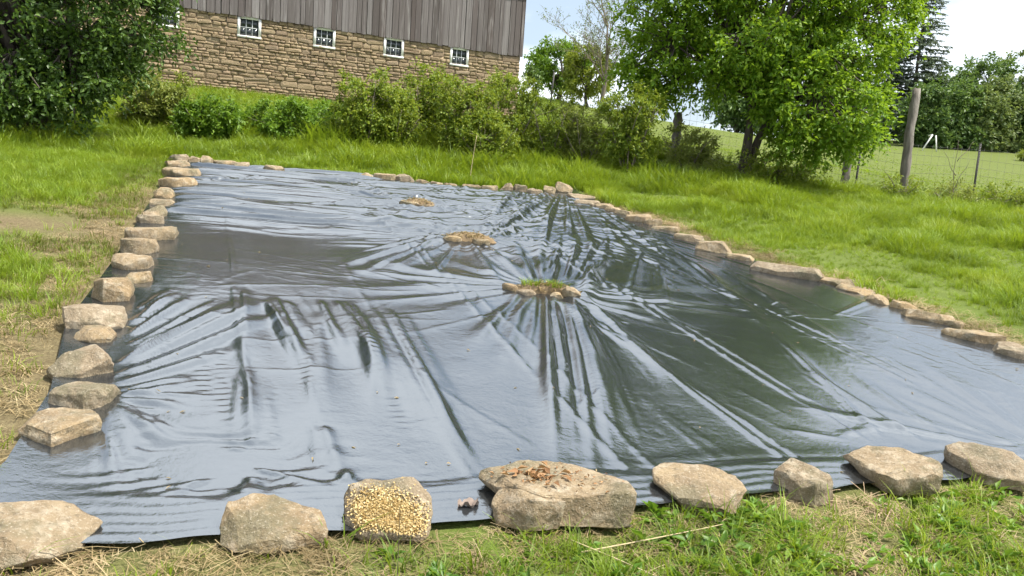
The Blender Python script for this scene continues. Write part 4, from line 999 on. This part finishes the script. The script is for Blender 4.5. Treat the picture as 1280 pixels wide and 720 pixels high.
_, _, FLEN = fpt(0); dd = np.linspace(0, FLEN, 60); fx, fy, _ = fpt(dd); fz = T(fx, fy); fb = np.array(fence.location)
for k, hh in enumerate([.08, .2, .34, .5, .68, .88, 1.1]):
    g = Geo(); g.tube(np.stack([fx, fy, fz + hh + .02 * np.sin(dd * 1.7 + k)], -1) - fb, .0026, 3); g.build('wire', M_WIRE, fence)
g = Geo(); g.tube([(0, 0, 0), (0, 0, .5), (0, 0, 1.08)], .0020, 3); vme = g.mesh('stay_wire'); vme.materials.append(M_WIRE)
for d in np.arange(.1, FLEN, .16):
    x, y, _ = fpt(d); o = bpy.data.objects.new('stay_wire', vme); o.location = (x - fb[0], y - fb[1], Tz(x, y) + .05 - fb[2]); link(o, fence)
# dead sapling by the fence
def dead_sapling(label, x, y, h, seed):
    r = np.random.default_rng(seed); base = np.array([x, y, Tz(x, y)]); root = empty('dry_sapling', base); tag(root, label, 'sapling')
    for k, (a, l) in enumerate([(-.05, 1), (.25, .75), (-.35, .6), (.5, .5)]):
        z0 = .0 if k == 0 else h * .2 * k
        P = np.array([(math.sin(a) * l * h * u_ + .02 * math.sin(9 * u_ + k), .05 * u_ * (k - 1), z0 + (h * l * .9 if k == 0 else h * l * .6) * u_) for u_ in np.linspace(0, 1, 7)])
        g = Geo(); g.tube(P, np.linspace(.014 if k == 0 else .009, .003, 7), 4); g.build('stem' if k == 0 else 'twig', M_STEM, root)
dead_sapling('bare dry sapling standing before the wire fence', 9.3, 17.4, 1.5, 5)
# white frame and brush pile far across the field
sw = empty('swing_frame', (43.4, 87, Tz(43.4, 87))); tag(sw, 'small white A-shaped swing frame far across the field', 'swing frame')
for q in ([(-.8, 0, 0), (.1, 0, 1.75)], [(.75, 0, 0), (.5, .1, 1.7)]):
    g = Geo(); P = np.linspace(q[0], q[1], 3); g.tube(P, .07, 6); g.build('leg', M_WHITE, sw)
g = Geo(); g.tube([(.1, 0, 1.72), (.3, .8, 1.74), (.5, 1.6, 1.72)], .06, 6); g.build('crossbar', M_WHITE, sw)
bx_, by_ = 51.0, 82.0; bz_ = Tz(bx_, by_)
make_tree('field_bush', 'low brown-green bush out in the mown field', 'bush', (bx_, by_), [(bx_, by_, bz_ + .7, 1.1, .9, .6)], bz_ + 1.0, .03, 40, 60, .22, .35, ML_OLIVE, M_BARK, 90, stems=4, stem_spread=.2, sep_stems=True, sides=4)
pl = Geo(); pl.tube([(0, 0, 0), (.05, 0, 1.1), (.1, 0, 2.1)], .05, 6)
o = pl.build('utility_pole', M_TPOST); o.location = (1.55, 50, Tz(1.55, 50)); tag(o, 'thin dark pole on the hill beside the barn corner', 'pole')

# ------------------------------------------------------------------ grass
MG_LUSH = leaf_mat('lush_grass', (.115, .205, .012), (.19, .285, .018), (.28, .36, .032), .4, .5, True)
MG_MID = leaf_mat('short_grass', (.085, .13, .016), (.14, .185, .026), (.22, .235, .05), .35, .6, True)
MG_DRY = leaf_mat('dry_grass', (.20, .145, .065), (.33, .25, .125), (.47, .385, .22), .2, .7, True)
MG_WEED = leaf_mat('weed_leaf', (.06, .15, .012), (.11, .225, .02), (.19, .30, .035), .35, .45, True)
S_LUSH = source('src_lush', [tuft('tall_tuft', 26, .30, .07, .75, .009, MG_LUSH, 1), tuft('tall_tuft', 22, .26, .08, 1.0, .010, MG_LUSH, 2), tuft('tall_tuft', 30, .22, .09, .6, .008, MG_LUSH, 3)])
S_FARG = source('src_far', [tuft('wide_tuft', 26, .34, .14, .7, .016, MG_LUSH, 4, 2), tuft('wide_tuft', 26, .28, .16, .9, .017, MG_LUSH, 5, 2)])
S_MID = source('src_mid', [tuft('short_tuft', 22, .075, .06, .8, .0048, MG_MID, 6, 2), tuft('short_tuft', 20, .055, .07, 1.0, .005, MG_MID, 7, 2), tuft('short_tuft', 16, .09, .05, .9, .0045, MG_LUSH, 8, 2)])
S_DRY = source('src_dry', [straw('straws', 26, .09, .10, .0035, MG_DRY, 9), straw('straws', 24, .09, .08, .003, MG_DRY, 10), tuft('dry_tuft', 16, .06, .06, 1.1, .004, MG_DRY, 11, 2), straw('straws', 14, .10, .18, .004, MG_DRY, 12, .03)])
S_WEED = source('src_weed', [weed('weed_rosette', 14, .05, MG_WEED, 13), weed('weed_rosette', 18, .035, MG_WEED, 14, .9), weed('weed_rosette', 9, .065, MG_WEED, 15, .7)])
S_FRONTG = source('src_front', [tuft('front_tuft', 16, .10, .05, .9, .0055, MG_LUSH, 16, 3), tuft('front_tuft', 18, .07, .06, 1.0, .005, MG_MID, 17, 3), tuft('front_tuft', 12, .14, .05, 1.0, .006, MG_LUSH, 18, 3)])
def off_sheet(x, y, m=.0):
    s, t = st(x, y)
    return ~((s > edge_near(t) - m) & (s < edge_far(t) + m) & (t > edge_left(s) - m) & (t < edge_right(s) + m))
def sample(n, s0, s1, t0, t1, r):
    s = r.uniform(s0, s1, n); t = r.uniform(t0, t1, n); return xy(s, t)
def keep(x, y, p, r):
    k = r.random(len(x)) < p; return x[k], y[k]
r = np.random.default_rng(77)
# front strip
x, y = sample(9000, .9, 2.7, -1.8, 5.2, r); m = off_sheet(x, y, .02); x, y = x[m], y[m]; d = dryness(x, y); s, t = st(x, y); nz = fbm(x * 2.2 + 5, y * 2.2, 3)
p = np.clip(.75 * (t > .35) + nz * 1.1 - .12 - .5 * np.exp(-((t - 3.7) / .5) ** 2) - .3 * (s > 2.4), .02, .9) * (s < 2.56)
gx1, gy1 = keep(x, y, p * .95, r); scatter('front_grass', 'green grass in the front strip', S_FRONTG, gx1, gy1, r.uniform(.6, 1.15, len(gx1)), r, .25)
gx1, gy1 = keep(x, y, np.clip(p * .55 * (t > .45), 0, 1), r); scatter('front_weeds', 'low broad-leaved weeds in the front strip', S_WEED, gx1, gy1, r.uniform(.35, 1.05, len(gx1)), r, .3)
gx1, gy1 = keep(x, y, np.where(t > .5, .3, .5), r); scatter('front_thatch', 'dry cut straw along the front edge', S_DRY, gx1, gy1, r.uniform(.4, .8, len(gx1)), r, .12, .004)
# path side
def patch_(s, t): return 1.3 * np.exp(-(((s - 7.95) / .5) ** 2 + ((t + 1.75) / .7) ** 2))
x, y = sample(30000, 2.4, 15, -7, -.6, r); m = off_sheet(x, y, .05); x, y = x[m], y[m]; d = dryness(x, y); s, t = st(x, y); nz = fbm(x * 1.3 + 2, y * 1.3 + 8, 3)
gx1, gy1 = keep(x, y, np.clip(.85 - .6 * d + nz * .5 - .8 * patch_(s, t), .04, 1) * .85, r); scatter('path_grass', 'short mown grass beside the path', S_MID, gx1, gy1, r.uniform(.8, 1.5, len(gx1)), r, .2)
gx1, gy1 = keep(x, y, np.clip(d * 1.1 - patch_(s, t), 0, 1) * .75, r); scatter('path_thatch', 'dry mown straw on the path', S_DRY, gx1, gy1, r.uniform(.35, .8, len(gx1)), r, .12, .003)
gr = np.exp(-(((s - 5.9) / .75) ** 2 + ((t + 1.75) / .5) ** 2)); up_ = sstep(8.6, 9.8, s + nz * .8) * (1 - sstep(-1.6, -1.0, t + nz * .5)) * .8
gx1, gy1 = keep(x, y, np.clip(np.maximum.reduce([gr * 1.2, up_, (t < -2.7) * .7]) - 2 * np.exp(-(((s - 7.95) / .6) ** 2 + ((t + 1.75) / .9) ** 2)), 0, .9), r)
scatter('path_tall_grass', 'taller green grass beyond the path', S_LUSH, gx1, gy1, r.uniform(.28, .68, len(gx1)), r, .2)
# far side, up to the shrubs and barn
x, y = sample(26000, 13.5, 24, -5, 9, r); m = off_sheet(x, y, .1); x, y = x[m], y[m]; s, t = st(x, y)
gx1, gy1 = keep(x, y, (s < 22) * .62, r); scatter('bank_grass', 'tall bright grass on the bank below the barn', S_FARG, gx1, gy1, r.uniform(.5, 1.2, len(gx1)) * (.8 + 1.4 * np.clip(fbm(gx1, gy1, 3), -.3, .6)) * (.8 + .3 * sstep(15, 17, gy1)), r, .2)
# tall-grass side
x, y = sample(30000, 2.5, 14.5, 5.9, 14, r); m = off_sheet(x, y, .12); x, y = x[m], y[m]; s, t = st(x, y); nz = fbm(x * .8, y * .8 + 3, 3)
k = y < 19; x, y, s, t, nz = x[k], y[k], s[k], t[k], nz[k]
gx1, gy1 = keep(x, y, np.clip(.7 + nz, .2, 1) * sstep(5.95, 6.5, t), r); scatter('side_grass', 'lush tall grass along the stones', S_LUSH, gx1, gy1, r.uniform(.4, 1.1, len(gx1)) * (.8 + 1.5 * np.clip(fbm(gx1 * .9, gy1 * .9, 3), -.35, .6)), r, .2)
gx1, gy1 = keep(x, y, np.exp(-((t - 6.2) / .3) ** 2) * .6, r); scatter('side_thatch', 'dry grass behind the stones', S_DRY, gx1, gy1, r.uniform(.7, 1.3, len(gx1)), r, .12, .003)
# field and hill beyond
n = 26000; a = r.uniform(-.55, .75, n); dist = 19 + 45 * r.random(n) ** 1.6; x, y = np.sin(a) * dist, np.cos(a) * dist
u_, v_ = (x - BX) * Wd[0] + (y - BY) * Wd[1], -(x - BX) * Wd[1] + (y - BY) * Wd[0]
k = ~((v_ > -.1) & (u_ > UL - .3) & (u_ < UR + .3) & (v_ < DEEP + .3)); x, y = x[k], y[k]
side = (x > 4) & (y > 18.5)
sc = np.where(side, .22, .75) * r.uniform(.6, 1.2, len(x))
scatter('field_grass', 'mown grass of the field and hillside', S_FARG, x, y, sc, r, .2)

# ------------------------------------------------------------------ planting holes, litter and other small things
M_MULCH = plain('brown_mulch', (.17, .12, .065), .95, .5, 30)
M_CHIP = leaf_mat('pale_wood_chip', (.36, .24, .09), (.58, .43, .19), (.68, .57, .33), .05, .8)
M_DLEAF = leaf_mat('dry_leaf', (.19, .095, .04), (.28, .15, .065), (.36, .22, .11), .15, .7)
def mulch_bed(label, s, t, a, b, seed, mat):
    r_ = np.random.default_rng(seed); x, y = xy(s, t); z = sheet_z(x, y); na, nr_ = 26, 7
    V = [(0, 0, .045)]; q = []; tt = []
    for i in range(1, nr_ + 1):
        for j in range(na):
            th = 6.283 * j / na; rr = i / nr_ * (1 + .18 * math.sin(3 * th + seed) + .06 * r_.normal())
            V.append((a * rr * math.cos(th), b * rr * math.sin(th), .055 * (1 - (i / nr_) ** 2) - (.03 if i == nr_ else 0) + r_.normal() * .006))
    for j in range(na): tt.append((0, 1 + j, 1 + (j + 1) % na))
    for i in range(nr_ - 1):
        for j in range(na):
            q.append((1 + i * na + j, 1 + (i + 1) * na + j, 1 + (i + 1) * na + (j + 1) % na, 1 + i * na + (j + 1) % na))
    root = empty('planting_hole', (x, y, z + .012)); tag(root, label, 'planting hole', 'planting holes in the sheet')
    o = obj('soil', mesh_np('soil', V, q, tt, True), mat, root)
    n = 260; th = r_.uniform(0, 6.283, n); rr = np.sqrt(r_.random(n)) * 1.0; P = np.stack([a * rr * np.cos(th), b * rr * np.sin(th), .058 * (1 - rr ** 2) + .006 + 0 * rr], -1)
    ax = unit(n, r_); ax[:, 2] *= .3
    V, t_ = leaf_arrays(P, ax, unit(n, r_) * .4 + np.array([0, 0, 1]), r_.uniform(.02, .06, n), r_.uniform(.006, .014, n)); me = mesh_np('mulch', V, None, t_); me.materials.append(MG_DRY)
    c = obj('mulch', me, None, root); c['kind'] = 'stuff'
    return root
mulch_bed('farthest planting hole with dry mulch in the black sheet', 10.52, 2.46, .21, .09, 1, M_MULCH)
mulch_bed('middle planting hole filled with tan mulch', 7.86, 2.38, .25, .11, 2, M_MULCH)
b3 = mulch_bed('nearest planting hole with green grass growing in it', 5.80, 2.42, .27, .085, 3, M_MULCH)
x3, y3 = xy(5.80, 2.42)
for k in range(16):
    a_, q_ = r.uniform(-.16, .14), r.uniform(-.05, .06); xx, yy = x3 + a_, y3 + q_ * .6
    g_ = tuft('grass_tuft', 18, .075, .05, .9, .006, MG_LUSH, 200 + k); g_.name = 'grass_tuft'; link(g_, b3); g_.location = (a_, q_, .045)
def on_stone(o_name, label, mat, cx, cy, rx, ry, n, L, W, zfun, seed, flat=.3):
    r_ = np.random.default_rng(seed); P = np.stack([cx + r_.normal(size=n) * rx, cy + r_.normal(size=n) * ry, np.zeros(n)], -1); P[:, 2] = [zfun(p[0], p[1]) for p in P]; P = P[P[:, 2] > -50]; n = len(P)
    ax = unit(n, r_); ax[:, 2] *= flat; V, t_ = leaf_arrays(P, ax, unit(n, r_) * .6 + np.array([0, 0, 1]), L * r_.uniform(.5, 1.2, n), W * r_.uniform(.6, 1.2, n), .3, .2)
    o = obj(o_name, mesh_np(o_name, V, None, t_), mat); tag(o, label, kind='stuff'); return o
bpy.context.view_layer.update()
def top_of(label):
    o = next(q for q in bpy.data.objects if q.get('label') == label); mi = o.matrix_world.inverted()
    def f(x, y):
        a = mi @ Vector((x, y, 5)); b = mi @ Vector((x, y, -1)); ok, loc, nn, ix = o.ray_cast(a, (b - a).normalized())
        return (o.matrix_world @ loc).z + .006 if ok else -99
    return f
on_stone('wood_chips', 'pale wood chips heaped on the blocky front stone', M_CHIP, -.372, 2.588, .064, .036, 7500, .0105, .007, top_of(FRONT_LAB[2]), 1, .6)
on_stone('leaf_litter', 'dry brown leaves on the largest front slab', M_DLEAF, .13, 2.92, .06, .04, 60, .05, .02, top_of(FRONT_LAB[3]), 2, .7)
on_stone('leaf_crumbs', 'crumbs of dry leaf strewn over the largest front slab', M_DLEAF, .22, 2.91, .12, .07, 90, .022, .008, top_of(FRONT_LAB[3]), 3, .4)
# crumpled leaf on the sheet hem
g = Geo(); rr_ = np.random.default_rng(4); U_, V_ = np.meshgrid(np.linspace(-1, 1, 9), np.linspace(-1, 1, 7))
Z_ = .018 * np.abs(np.sin(U_ * 3 + V_)) + .012 * V_ ** 2 + .006 * rr_.normal(size=U_.shape); wv = (1 - U_ ** 2 * .7)
id_ = np.arange(63).reshape(7, 9); g.add(np.stack([U_ * .04, V_ * .022 * wv, Z_ + .004], -1).reshape(-1, 3), np.stack([id_[:-1, :-1], id_[:-1, 1:], id_[1:, 1:], id_[1:, :-1]], -1).reshape(-1, 4))
o = g.build('crumpled_leaf', plain('grey_dry_leaf', (.22, .17, .14), .8, .3, 40), None, True); o.location = (-.105, 2.80, sheet_z(-.105, 2.80) - .010); o.rotation_euler = (0, 0, .4); tag(o, 'crumpled dry leaf on the sheet beside the largest front slab', 'leaf')
# single grass stalks and straws
def stalk(label, a, b, r0, mat, bow=.06, seed=0):
    g = Geo(); P = curve_pts(a, b, 8, bow, np.random.default_rng(seed)); g.tube(P - P[0], np.linspace(r0, r0 * .5, 8), 4); o = g.build('grass_stalk', mat); o.location = P[0]; tag(o, label, 'stalk')
M_STRAW = plain('straw', (.42, .34, .19), .8, .2, 20); M_DSTALK = plain('dark_stalk', (.07, .06, .03), .8, .2, 20)
stalk('thin dark upright stalk in front of the chip-covered stone', (-.29, 2.30, Tz(-.29, 2.3)), (-.30, 2.36, Tz(-.3, 2.36) + .24), .0016, M_DSTALK, .01, 1)
stalk('long pale straw lying in front of the largest slab', (.30, 2.58, Tz(.3, 2.58) + .03), (.86, 2.87, Tz(.86, 2.87) + .04), .0035, M_STRAW, .03, 2)
stalk('pale straw slanting through the front grass', (.25, 2.66, Tz(.25, 2.66) + .03), (.62, 2.42, Tz(.62, 2.42) + .035), .003, M_STRAW, .03, 3)
stalk('tall pale dry stalk above the far edge stones', (-.9, 14.6, Tz(-.9, 14.6)), (-.82, 14.6, Tz(-.9, 14.6) + .85), .008, M_STRAW, .02, 4)

r_ = np.random.default_rng(91); n = 130; ii = (r_.random(n) ** 1.6 * (NS - 20)).astype(int) + 8; jj = r_.integers(8, NTT - 8, n)
P = np.stack([SX[ii, jj], SY[ii, jj], SZ[ii, jj] + .004], -1); ax = unit(n, r_); ax[:, 2] *= .12
V, t_ = leaf_arrays(P, ax, unit(n, r_) * .3 + np.array([0, 0, 1]), r_.uniform(.012, .045, n), r_.uniform(.003, .010, n)); o = obj('sheet_litter', mesh_np('sheet_litter', V, None, t_), MG_DRY); tag(o, 'bits of dry grass strewn over the black sheet', kind='stuff')
